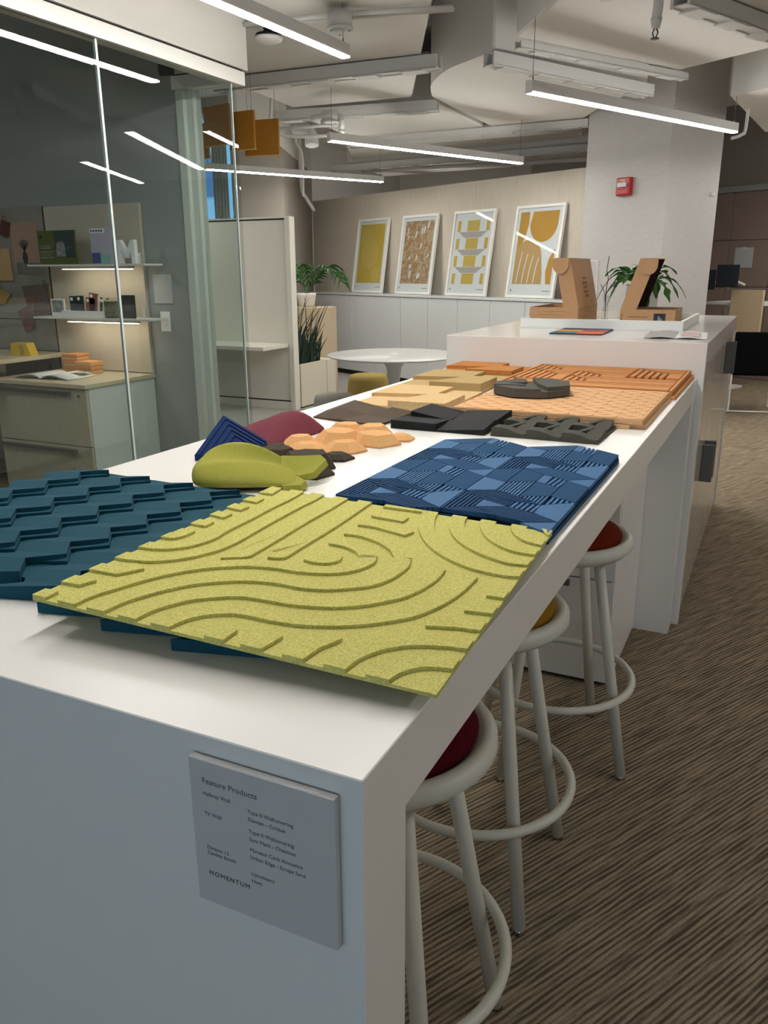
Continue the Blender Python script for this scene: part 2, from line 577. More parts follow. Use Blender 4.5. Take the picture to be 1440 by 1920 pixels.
# ================================================================ the setting
struct('floor', PR([(-9.0, -5.0), (6.0, -5.0), (6.0, 16.0), (-7.3, 16.0), (-7.3, 8.6), (-9.0, 8.6)], -0.12, 0.0), 'carpet', 'brown and grey cord-striped carpet floor', 'floor')
lf = PR([(-8.7, 5.2), (-1.55, 5.2), (-1.55, 7.6), (-5.6, 10.6), (-6.4, 10.6), (-5.5, 8.44), (-8.7, 8.44)], 0.0, 0.003)
struct('floor_lounge', lf, 'lounge_floor', 'pale grey floor of the lounge behind the island', 'floor')
struct('ceiling', PR([(-9.0, -5.0), (6.0, -5.0), (6.0, 16.0), (-7.3, 16.0), (-7.3, 8.6), (-9.0, 8.6)], 3.5, 3.7), 'ceiling_paint', 'grey white painted ceiling slab above the ducts', 'ceiling')
struct('wall_right', B(5.0, 5.2, -5.0, 16.0, 0.0, 3.5), 'wall_plain', 'plain wall beyond the right edge of the room', 'wall')
struct('wall_left', B(-9.0, -8.8, -5.0, 8.6, 0.0, 3.5), 'wall_plain', 'plain wall at the far left of the room', 'wall')
struct('wall_back', B(-7.3, 6.0, 15.8, 16.0, 0.0, 3.5), 'white_paint', 'plain wall at the far end of the room', 'wall')
wf = BM()
box(wf, -9.0, -3.0, -5.0, -4.8, 0.0, 3.5); box(wf, 3.6, 6.0, -5.0, -4.8, 0.0, 3.5)
box(wf, -3.0, 3.6, -5.0, -4.8, 0.0, 0.95); box(wf, -3.0, 3.6, -5.0, -4.8, 2.55, 3.5)
struct('wall_front', wf, 'wall_plain', 'wall with the window band behind the camera', 'wall')
w2 = thing('window_2', 'wide window band in the wall behind the camera', 'window', (0.3, -4.8, 0.95), kind='structure')
for i in range(5):
    x = -3.3 + i * 1.65
    part('mullion', B(x - 0.03 if i else x, x + 0.03 if i < 4 else x, -0.12, -0.04, 0.0, 1.6) if 0 < i < 4 else B(min(x, x + (0.05 if i == 0 else -0.05)), max(x, x + (0.05 if i == 0 else -0.05)), -0.12, -0.04, 0.0, 1.6), 'white_metal', w2)
part('sill', B(-3.3, 3.3, -0.14, 0.05, -0.02, 0.02), 'white_metal', w2)

# glazed office: front glass along x=-2.864, return wall along y=3.913
GX, GY, GH = -2.864, 3.913, 2.532
struct('wall_office', B(-8.8, -3.275, GY, GY + 0.12, 0.0, 3.5), 'wall_grey', 'grey painted end wall of the glazed office', 'wall')
pj = BM(); box(pj, -3.275, -3.215, GY - 0.012, GY + 0.132, 0.0, GH)
struct('trim_1', bev(pj, 0.003), 'frame_pale', 'pale vertical end trim of the grey office wall', 'trim')
pj = BM(); box(pj, -3.215, -3.165, GY + 0.02, GY + 0.10, 0.0, GH)
struct('trim_2', pj, 'frame_pale', 'recessed pale glazing channel beside the office wall trim', 'trim')
gw = thing('window_3', 'full height glass front of the office with two panes', 'window', (GX, 1.0, 0), kind='structure')
part('pane', B(GX - 0.006, GX + 0.006, -1.4, 2.812, 0.04, GH), 'pane', gw, True, 'large clear pane in front of the shelves')
part('pane', B(GX - 0.006, GX + 0.006, 2.826, GY - 0.004, 0.04, GH), 'pane', gw, True, 'narrow clear pane at the glass corner')
part('pane', B(-3.165, GX - 0.010, GY + 0.054, GY + 0.066, 0.04, GH), 'pane', gw, True, 'short return pane beside the wall end')
part('pane_joint', B(GX - 0.0065, GX + 0.0065, 2.812, 2.826, 0.04, GH), 'glass_edge', gw, True, 'bright vertical silicone joint')
part('pane_edge', B(GX - 0.0065, GX + 0.0065, GY - 0.004, GY + 0.004, 0.04, GH), 'glass_edge', gw, True, 'bright polished glass corner')
part('floor_channel', B(GX - 0.02, GX + 0.02, -1.4, GY + 0.07, 0.0, 0.04), 'white_metal', gw, True)
part('floor_channel', B(-3.165, GX - 0.02, GY + 0.04, GY + 0.08, 0.0, 0.04), 'white_metal', gw, True)
hd = BM(); box(hd, GX - 0.06, GX + 0.03, -4.8, GY + 0.11, GH, GH + 0.075); box(hd, -3.3, GX - 0.06, GY - 0.01, GY + 0.11, GH, GH + 0.075)
struct('trim_3', hd, 'frame_white', 'white head channel along the top of the office glass', 'trim')
hd = BM(); box(hd, GX - 0.05, GX + 0.02, -4.8, GY + 0.10, GH + 0.075, GH + 0.085); box(hd, -3.3, GX - 0.05, GY, GY + 0.10, GH + 0.075, GH + 0.085)
struct('trim_4', hd, 'dark_gap', 'dark shadow gap above the office head channel', 'trim')
hd = BM(); box(hd, GX - 0.07, GX + 0.04, -4.8, GY + 0.13, GH + 0.085, 3.5); box(hd, -3.4, GX - 0.07, GY, GY + 0.12, GH + 0.085, 3.5)
struct('wall_soffit', hd, 'white_paint', 'off white soffit wall above the office glass', 'wall')

# rear of the room, turned 27 degrees
def turned(bm):
    bmesh.ops.transform(bm, matrix=Matrix.Translation(P0) @ Matrix.Rotation(TH, 4, 'Z'), verts=bm.verts)
    return bm
struct('wall_display', turned(B(-1.24, 4.12, 0.36, 0.46, 0.0, 2.46)), 'wallpaper', 'beige textured half-height wall behind the framed posters', 'wall')
struct('wall_pillar', turned(B(4.12, 5.08, 0.2, 1.05, 0.0, 3.5)), 'pillar_paper', 'square grey column clad in silver textured paper', 'wall')
# beige wall and column at the far left, with the window
cp = [(-5.40, 8.45), (-6.12, 8.45), (-6.12, 8.62), (-7.2, 11.0), (-6.47, 11.0)]
struct('wall_column', PR(cp, 0.0, 2.885), 'wall_beige', 'beige wall corner behind the tall white booth', 'wall')
struct('trim_6', PR(cp, 2.886, 3.5), 'white_paint', 'white upper band above the beige wall corner', 'trim')
struct('wall_side', B(-7.3, -7.18, 11.0, 15.8, 0.0, 3.5), 'white_paint', 'plain side wall behind the display wall', 'wall')
wb = BM(); box(wb, 0.2, 2.5, 2.6, 2.7, 0.0, 2.6)
struct('wall_beige', turned(wb), 'wall_taupe', 'dim beige wall above and behind the display wall', 'wall')
wn = BM(); box(wn, -8.8, -7.00, 8.45, 8.60, 0.0, 3.5)
box(wn, -7.00, -6.121, 8.45, 8.60, 0.0, 0.5); box(wn, -7.00, -6.121, 8.45, 8.60, 3.32, 3.5)
struct('wall_window', wn, 'wall_beige', 'beige outer wall around the tall window', 'wall')
wi = thing('window_1', 'tall window with a pale curtain looking onto a blue building', 'window', (-6.56, 8.52, 0.5), kind='structure')
for (a, b, c, d) in ((-0.44, -0.40, 0, 2.82), (0.40, 0.438, 0, 2.82), (0.12, 0.16, 0.04, 2.78), (-0.40, 0.40, 0, 0.04), (-0.40, 0.40, 2.78, 2.82)):
    part('window_frame', B(a, b, -0.03, 0.03, c, d), 'white_metal', wi)
part('pane', B(-0.40, 0.12, -0.004, 0.004, 0.04, 2.78), 'clear_glass', wi)
part('pane', B(0.16, 0.40, -0.004, 0.004, 0.04, 2.78), 'clear_glass', wi)
cb = BM(); pts = []
N = 40
for i in range(N + 1):
    t = i / N
    pts.append((0.18 + 0.24 * t, -0.12 + 0.014 * math.sin(t * 30)))
for i in range(N):
    a, b = pts[i], pts[i + 1]
    vs = [cb.verts.new((a[0], a[1], 0.02)), cb.verts.new((b[0], b[1], 0.02)), cb.verts.new((b[0], b[1], 2.8)), cb.verts.new((a[0], a[1], 2.8))]
    cb.faces.new(vs)
bmesh.ops.solidify(cb, geom=list(cb.faces), thickness=0.004)
part('curtain', cb, 'curtain', wi)
# the building across the street
fb = thing('facade_building', 'pale blue office facade seen through the far window', 'building', (-16.5, 20.0, -6.0), 0.0)
part('wall', B(-9, 9, 0, 3, 0, 16), 'sky_facade', fb)
wmesh = None
for r in range(7):
    for c in range(8):
        if wmesh is None:
            o = part('window', B(-0.6, 0.6, -0.06, 0.02, 0, 1.1), 'facade_glass', fb); wmesh = o.data
        else:
            o = bpy.data.objects.new('window', wmesh); COL.objects.link(o); o.parent = fb
        o.location = (-7.6 + c * 2.15, 0, 1.3 + r * 2.05)

# far right: panelled wall and bulkhead
WP = Vector((-0.67, 12.0, 0))
def far(bm):
    bmesh.ops.transform(bm, matrix=Matrix.Translation(WP) @ Matrix.Rotation(TH, 4, 'Z'), verts=bm.verts)
    return bm
struct('wall_far', far(B(-3.5, 5.0, 0.03, 0.2, 0.0, 3.5)), 'wall_taupe', 'grey beige wall above the dark panelling', 'wall')
dp = thing('wall_panelling', 'dark brown fabric wall panelling on the far right wall', 'wall', WP, TH, kind='structure')
pm = None
for i in range(14):
    for j in range(4):
        if pm is None:
            o = part('panel', BB(0.003, 0.597, 0.0, 0.028, 0.003, 0.602, 0.004), 'dark_panel', dp); pm = o.data
        else:
            o = bpy.data.objects.new('panel', pm); COL.objects.link(o); o.parent = dp
        o.location = (-3.4 + i * 0.6, 0, j * 0.605)
struct('trim_5', far(B(-3.5, 5.0, -0.01, 0.03, 2.425, 2.50)), 'wall_grey', 'grey picture rail over the dark panelling', 'trim')
bk = BM(); prism(bk, [(-0.30, 6.95), (0.0, 6.75), (2.2, 5.6), (4.6, 9.0), (1.2, 10.2), (-0.10, 9.0)], 2.75, 3.5)
struct('wall_bulkhead', bk, 'ceiling_paint', 'grey white ceiling bulkhead beyond the column', 'ceiling')

# ---------------------------------------------------------------- ceiling services
ZD = 2.9
def duct(name, label, pts, z0=ZD, z1=3.3, m='duct_paint'):
    b = PR(pts, z0, z1)
    return single(name, bev(b, 0.015), m, label, 'duct', 'ceiling ducts')
def bar(a, b, w, z0, z1, label, cat='bar'):
    a = Vector((*a, 0)); b = Vector((*b, 0))
    t = (b - a).normalized(); n = Vector((-t.y, t.x, 0)) * (w / 2)
    pts = [(p.x, p.y) for p in (a - n, b - n, b + n, a + n)]
    bm = PR(pts, z0 + 0.006, z0 + 0.012)
    # angle section: flange plus web, with bolted clips
    pts2 = [(p.x, p.y) for p in (a - n, b - n, b - n * 0.7, a - n * 0.7)]
    prism(bm, pts2, z0, z1)
    pts3 = [(p.x, p.y) for p in (a + n * 0.7, b + n * 0.7, b + n, a + n)]
    prism(bm, pts3, z0, z1)
    root = thing('duct_flange', label, cat, (a + b) / 2 + Vector((0, 0, z0)), 0, 'duct flanges and hangers')
    part('angle_rail', bm, 'pipe_paint', root, True)
    L = (b - a).length
    k = max(2, int(L / 0.35))
    for i in range(k):
        c = a + t * (L * (i + 0.5) / k)
        m = Matrix.Translation(c) @ Matrix.Rotation(math.atan2(t.y, t.x), 4, 'Z')
        part('clip', box(BM(), -0.09, 0.09, -w * 0.52, w * 0.52, z0 - 0.006, z0 + 0.006, m), 'pipe_paint', root, True)
    return root
duct('air_duct', 'wide grey white duct nearest the office soffit', [(-1.1, 3.0), (-1.72, 4.27), (-2.3, 5.45), (-2.87, 6.62), (-4.05, 6.55), (-3.9, 5.2), (-3.3, 4.1), (-2.7, 4.1), (-2.7, 3.0)])
duct('air_duct', 'duct section between the two long flange bars', [(-4.2, 6.66), (-2.80, 6.84), (-2.82, 8.38), (-4.4, 8.42)])
arc = [(-2.72, 6.72), (-2.58, 6.34), (-2.44, 6.08), (-2.21, 5.79), (-1.98, 5.61), (-1.74, 5.44)]
arc = [(p.x, p.y) for p in catmull([Vector(a) for a in arc], 5)]
duct('elbow_duct', 'curved elbow duct with a dark rounded side in front of the column', arc + [(-0.95, 7.06), (-1.5, 7.85), (-1.76, 8.37), (-2.74, 8.38)], ZD, 3.46, 'duct_paint')
duct('air_duct', 'duct at top right above the single pendant and sprinkler', [(-1.5, 5.16), (-1.06, 4.54), (-0.3, 3.4), (1.7, 4.6), (0.9, 5.6), (-0.04, 6.21), (-0.67, 6.63)], ZD, 3.46)
duct('air_duct', 'far duct low above the display wall', [(-4.6, 8.55), (-1.9, 8.5), (-2.1, 9.8), (-5.4, 10.3)], 2.93, 3.4)
duct('air_duct', 'farthest duct over the posters', [(-5.6, 10.5), (-2.0, 10.0), (-1.3, 11.6), (-5.8, 12.2)], 2.90, 3.4)
bar((-3.95, 5.27), (-2.10, 5.33), 0.11, 2.80, 2.89, 'flange bar across the wide duct near the office')
bar((-4.3, 6.60), (-2.70, 6.80), 0.11, 2.80, 2.89, 'flange bar at the dark gap between two ducts')
bar((-4.5, 8.45), (-1.70, 8.36), 0.10, 2.82, 2.89, 'long thin flange bar under the elbow duct')
bar((-1.76, 5.40), (-0.93, 7.02), 0.10, 2.80, 2.89, 'pale flange rail in front of the elbow duct')
bar((-1.50, 5.22), (-0.62, 6.70), 0.06, 2.84, 2.89, 'thin flange rail beside the top right duct')
bar((-5.8, 10.45), (-1.5, 9.92), 0.10, 2.80, 2.88, 'far flange bar above the poster wall')
bar((-0.42, 4.60), (0.35, 6.25), 0.12, 2.80, 2.89, 'grey rail at the top right corner of the ceiling')
# conduits, boxes, sprinklers, detector
def pipe(name, label, pts, r, m='pipe_paint', cat='pipe', group='ceiling conduits', smooth=True):
    p = catmull([Vector(q) for q in pts], 6) if smooth else pts
    return single(name, tube(BM(), p, r, 10), m, label, cat, group)
pipe('conduit', 'conduit running beside the first ceiling junction box', [(-2.95, 4.0, 2.86), (-2.2, 4.13, 2.87), (-1.6, 4.30, 2.87)], 0.014, smooth=False)
pipe('conduit', 'second conduit behind the first ceiling junction box', [(-2.95, 4.07, 2.87), (-1.62, 4.37, 2.88)], 0.012, smooth=False)
pipe('conduit', 'curved conduit bending down beside the hanging panels', [(-4.05, 6.2, 2.92), (-4.06, 6.2, 2.72), (-4.02, 6.3, 2.64), (-3.8, 6.4, 2.62), (-3.5, 6.52, 2.63)], 0.016)
pipe('conduit', 'straight conduit leading to the second junction box', [(-4.15, 6.35, 2.70), (-3.55, 6.50, 2.71)], 0.014, smooth=False)
pipe('conduit', 'long drop conduit on the beige wall', [(-5.82, 9.6, 3.2), (-5.82, 9.6, 2.55), (-5.80, 9.7, 2.40), (-5.77, 9.85, 2.25)], 0.025)
pipe('conduit', 'bent conduit beside the drop conduit', [(-5.45, 8.9, 3.05), (-5.62, 9.2, 3.02), (-5.68, 9.42, 2.9), (-5.70, 9.45, 2.4)], 0.02)
pipe('drain_pipe', 'white pipe elbow beyond the hanging panels', [(-4.85, 7.9, 2.95), (-4.68, 7.85, 2.93), (-4.60, 7.82, 2.86), (-4.58, 7.8, 2.76)], 0.075)
pipe('conduit', 'conduit crossing under the far duct', [(-4.6, 8.75, 2.86), (-1.8, 8.9, 2.88)], 0.022, smooth=False)
pipe('conduit', 'conduit under the farthest duct', [(-5.6, 11.0, 2.86), (-1.4, 11.3, 2.86)], 0.03, smooth=False)
pipe('conduit', 'drop conduit right of the column', [(-0.20, 7.62, 3.1), (-0.20, 7.62, 2.62), (-0.23, 7.60, 2.55), (-0.30, 7.55, 2.52)], 0.014)
def junction(loc, label):
    r = thing('junction_box', label, 'junction box', loc, 0, 'ceiling junction boxes')
    part('box', lathe(BM(), [(0, 0.10), (0.07, 0.10), (0.07, 0.02), (0, 0.02)], 20), 'pipe_paint', r)
    part('cover', lathe(BM(), [(0, 0.02), (0.078, 0.02), (0.078, 0.0), (0, 0.0)], 20), 'pipe_paint', r)
    for k in range(3):
        part('screw', cyl(BM(), (0.06 * math.cos(k * 2.1), 0.06 * math.sin(k * 2.1), 0.0), (0.06 * math.cos(k * 2.1), 0.06 * math.sin(k * 2.1), -0.004), 0.006, seg=6), 'screw', r)
junction((-2.21, 4.09, 2.77), 'round white junction box above the nearest pendant')
junction((-3.42, 6.12, 2.66), 'round white junction box above the pendant over the posters')
sd = thing('smoke_detector', 'flat white detector with a black base on the ceiling', 'detector', (-2.78, 4.22, 2.80))
part('base', lathe(BM(), [(0, 0.10), (0.03, 0.10), (0.03, 0.05), (0.075, 0.05), (0.085, 0.03), (0, 0.03)], 24), 'black_plastic', sd)
part('lens_cover', lathe(BM(), [(0, 0.03), (0.09, 0.03), (0.08, 0.012), (0.05, 0.0), (0, 0.0)], 24), 'pot_white', sd)
def sprinkler(loc, label, up=0.25):
    r = thing('sprinkler_head', label, 'sprinkler', loc, 0, 'ceiling sprinklers')
    part('pipe', tube(BM(), catmull([Vector((-0.30, 0.02, up)), Vector((-0.06, 0.0, up)), Vector((0.0, 0, up - 0.05)), Vector((0, 0, 0.09))], 6), 0.026, 12), 'pipe_paint', r)
    part('collar', cyl(BM(), (0, 0, 0.05), (0, 0, 0.10), 0.022, 0.03, 12), 'pipe_paint', r)
    for s in (-1, 1):
        part('yoke_arm', tube(BM(), [(0.006 * s, 0, 0.05), (0.014 * s, 0, 0.03), (0.004 * s, 0, 0.006)], 0.0035, 6), 'black_plastic', r)
    part('deflector', cyl(BM(), (0, 0, 0.0), (0, 0, 0.005), 0.022, seg=12), 'black_plastic', r)
sprinkler((-0.51, 4.43, 2.62), 'sprinkler hanging from a bent pipe under the top right duct', 0.24)
sprinkler((-3.36, 6.22, 2.52), 'small sprinkler beside the second junction box', 0.22)

# ---------------------------------------------------------------- linear pendants
def pendant(a, b, label, z, cables=True, ztop=2.9):
    a = Vector((*a, 0)); b = Vector((*b, 0))
    t = b - a; L = t.length; ang = math.atan2(t.y, t.x)
    r = thing('linear_pendant', label, 'pendant light', (a.x, a.y, z), ang, 'linear pendant lights')
    hw = 0.026
    hb = BM(); box(hb, 0, L, -hw, hw, 0.010, 0.072)
    part('housing', bev(hb, 0.002), 'lamp_body', r)
    gl = BM(); box(gl, 0.004, L - 0.004, -hw + 0.002, hw - 0.002, 0.0, 0.0098)
    part('diffuser', bev(gl, 0.001), 'lamp_glow', r)
    for x0, x1 in ((-0.004, 0.002), (L - 0.002, L + 0.004)):
        part('end_cap', B(x0, x1, -hw, hw, 0.001, 0.072), 'lamp_body', r)
    for k in (0.03, L - 0.03):
        part('suspension_cable', cyl(BM(), (k, 0, 0.07), (k, 0, ztop - z), 0.002, seg=6), 'cable', r)
        part('cable_gripper', cyl(BM(), (k, 0, 0.072), (k, 0, 0.095), 0.005, seg=8), 'cable', r)
    return r
pendant((-2.29, 1.64), (-2.166, 4.075), 'bright pendant at the upper left running toward the camera', 2.625, ztop=2.9)
pendant((-3.31, 5.905), (-2.317, 8.144), 'pendant directly above the leaning posters', 2.485)
pendant((-5.457, 7.042), (-4.365, 9.119), 'pendant passing behind the office glass corner', 2.485)
pendant((-1.28, 4.769), (-0.242, 7.004), 'pendant in front of the silver column', 2.485)
pendant((0.377, 5.95), (1.30, 7.82), 'pendant hanging to the right of the island cabinet', 2.485)
pendant((-0.75, 0.0), (-0.72, 2.44), 'pendant straight above the sample table', 2.625)
pendant((-6.75, 4.5), (-5.75, 6.7), 'added unseen pendant lighting the lounge behind the grey office wall', 2.485)  # added out of view to brighten the booth and lounge
pendant((-5.4, 11.2), (-4.4, 13.4), 'added fill pendant hidden behind the poster wall', 2.40)  # added out of sight to light the ceiling past the display wall
pendant((2.7, 0.5), (2.8, 2.94), 'added fill pendant over the open aisle far right of the table', 2.625)  # unseen fill lamp added for the table's right side and near carpet
pendant((0.45, 8.6), (1.4, 10.8), 'added unseen pendant lighting the black sled chair and dark panelling', 2.485)  # unseen lamp added to brighten the far right wall
pendant((-4.86, 1.10), (-4.53, 2.09), 'pendant inside the glazed office above the desk', 2.64)

# ================================================================ sample table and island cabinet
tb = thing('display_table', 'long white bar-height table covered with wall tile samples', 'table', (-0.511, 1.4, 0))
wt = BM()
wp = [(0.0, 0.0), (0.091, 0.0), (0.091, 0.964), (2.88, 0.964), (2.88, T), (0.0, T)]     # one waterfall slab: end panel and top
wa = [wt.verts.new((-1.022, a, b)) for a, b in wp]; wb_ = [wt.verts.new((0.0, a, b)) for a, b in wp]
wt.faces.new(wa[::-1]); wt.faces.new(wb_)
for i in range(6): wt.faces.new((wa[i], wa[(i + 1) % 6], wb_[(i + 1) % 6], wb_[i]))
bmesh.ops.recalc_face_normals(wt, faces=wt.faces)
part('waterfall_top', bev(wt, 0.0012), 'laminate', tb, True)
part('end_panel', B(-1.022, -0.001, 2.768, 2.862, 0.0, 0.9635), 'laminate', tb, True)
ped = thing('pedestal_cabinet', 'white drawer pedestal standing under the far end of the table', 'cabinet', (-0.45, 2.48, 0))
part('body', bev(B(-0.76, -0.139, 2.221, 2.764, 0.012, 0.715), 0.002), 'laminate', ped, True)
part('plinth', B(-0.74, -0.15, 2.24, 2.75, 0.0, 0.012), 'dark_gap', ped, True)
dr = part('drawer_front', bev(B(-0.755, -0.143, 2.203, 2.22, 0.016, 0.405), 0.0015), 'laminate', ped, True)
part('pull', B(-0.60, -0.30, 2.192, 2.203, 0.375, 0.397), 'grey_plastic', dr, True)
dr = part('drawer_front', bev(B(-0.755, -0.143, 2.203, 2.22, 0.412, 0.712), 0.0015), 'laminate', ped, True)

isl = thing('island_cabinet', 'white glossy island cabinet behind the sample table', 'cabinet', (-0.51, 3.9, 0))
wt = BM()
wp = [(2.88, 0.0), (2.94, 0.0), (2.94, 1.10), (4.93, 1.10), (4.93, CT), (2.88, CT)]
wa = [wt.verts.new((-1.052, a, b)) for a, b in wp]; wb_ = [wt.verts.new((0.027, a, b)) for a, b in wp]
wt.faces.new(wa[::-1]); wt.faces.new(wb_)
for i in range(6): wt.faces.new((wa[i], wa[(i + 1) % 6], wb_[(i + 1) % 6], wb_[i]))
bmesh.ops.recalc_face_normals(wt, faces=wt.faces)
part('waterfall_top', bev(wt, 0.0015), 'counter_gloss', isl, True)
part('back_panel', B(-1.052, 0.027, 4.87, 4.93, 0.0, 1.0995), 'laminate', isl, True)
part('carcass', B(-1.03, 0.0, 2.941, 4.869, 0.06, 1.0985), 'laminate', isl, True)
part('plinth', B(-1.0, -0.03, 2.941, 4.869, 0.0, 0.06), 'dark_gap', isl, True)
ys = [2.944, 3.36, 3.84, 4.32, 4.866]
for i in range(4):
    dpan = part('door', bev(B(0.001, 0.022, ys[i] + 0.002, ys[i + 1] - 0.002, 0.03, 1.085), 0.0015), 'cabinet_gloss', isl, True)
    zc = 0.62 if i != 2 else 1.0
    hy = ys[i + 1] - 0.05 if i % 2 == 0 else ys[i] + 0.05
    if i == 3: continue
    part('pull', bev(B(0.022, 0.072, hy - 0.012, hy + 0.012, zc - 0.085, zc + 0.085), 0.003), 'grey_plastic', dpan, True)

# printed placard on the end of the table
pl = thing('product_placard', 'square grey product list sign mounted on the white table end', 'sign', (-0.098, -0.001, 0.87))
part('board', bev(B(-0.178, -0.022, -0.0105, -0.002, 0.870, 1.031), 0.0006), 'placard', pl, True)
part('spacer', B(-0.16, -0.04, -0.002, -0.0005, 0.89, 1.01), 'dark_gap', pl, True)
def ptext(s, x, z, size, m='ink_soft', spacing=1.0):
    text_part('lettering', s, size, m, pl, Matrix.Translation(Vector((x + 0.098, -0.0107 + 0.001, z - 0.87))) @ XZ, spacing=spacing, extrude=0.0001)
ptext('Feature Products', -0.1635, 1.0065, 0.0088)
ptext('Hallway Wall', -0.1635, 0.9935, 0.0058)
ptext('TV Wall', -0.1635, 0.9715, 0.0058)
ptext('Type II Wallcovering', -0.1135, 0.9890, 0.0058)
ptext('Damian - Cricket', -0.1135, 0.9805, 0.0058)
ptext('Type II Wallcovering', -0.1135, 0.9675, 0.0058)
ptext('Sum Mark - Chestnut', -0.1135, 0.9590, 0.0058)
ptext('Muratto Cork Acoustics', -0.1135, 0.9475, 0.0058)
ptext('Urban Edge - Scraps Sand', -0.1135, 0.9390, 0.0058)
ptext('Division 12', -0.1635, 0.9335, 0.0056)
ptext('Cantina Stools', -0.1635, 0.9275, 0.0056)
ptext('Upholstery', -0.1135, 0.9205, 0.0058)
ptext('Hum', -0.1135, 0.9125, 0.0058)
ptext('MOMENTUM', -0.1635, 0.9035, 0.0072, 'ink', 1.25)

# ---------------------------------------------------------------- bar stools
def stool(x, y, rz, cushion, label):
    r = thing('bar_stool', label, 'bar stool', (x, y, 0), rz, 'white bar stools along the table')
    seat = BM()
    lathe(seat, [(0, 0.672), (0.15, 0.672), (0.19, 0.678), (0.207, 0.695), (0.206, 0.712), (0.196, 0.724), (0.182, 0.722), (0.172, 0.710), (0, 0.705)], 48)
    part('seat_ring', seat, 'stool_white', r)
    cu = BM()
    lathe(cu, [(0, 0.700), (0.150, 0.702), (0.170, 0.712), (0.174, 0.724), (0.164, 0.738), (0.13, 0.752), (0.08, 0.760), (0, 0.763)], 40)
    part('cushion', cu, cushion, r)
    for k in range(4):
        a = R(45 + 90 * k)
        c, s = math.cos(a), math.sin(a)
        lg = part('leg', cyl(BM(), (0.125 * c, 0.125 * s, 0.68), (0.253 * c, 0.253 * s, 0.012), 0.0155, seg=14), 'stool_white', r)
        part('glide', cyl(BM(), (0.253 * c, 0.253 * s, 0.014), (0.2555 * c, 0.2555 * s, 0.0), 0.0135, seg=12), 'chrome', lg)
    ring = BM()
    tube(ring, [(0.236 * math.cos(t * math.pi / 24), 0.236 * math.sin(t * math.pi / 24), 0.262) for t in range(48)], 0.0115, 10, closed=True)
    part('footrest_ring', ring, 'stool_white', r)
    return r
stool(-0.27, 0.575, 0.0, 'cushion_red', 'white bar stool with a dark red cushion, nearest the camera')
stool(-0.283, 1.145, 0.0, 'cushion_mustard', 'white bar stool with a mustard yellow cushion')
stool(-0.238, 1.747, R(-64), 'cushion_rust', 'white bar stool with a rust orange cushion')

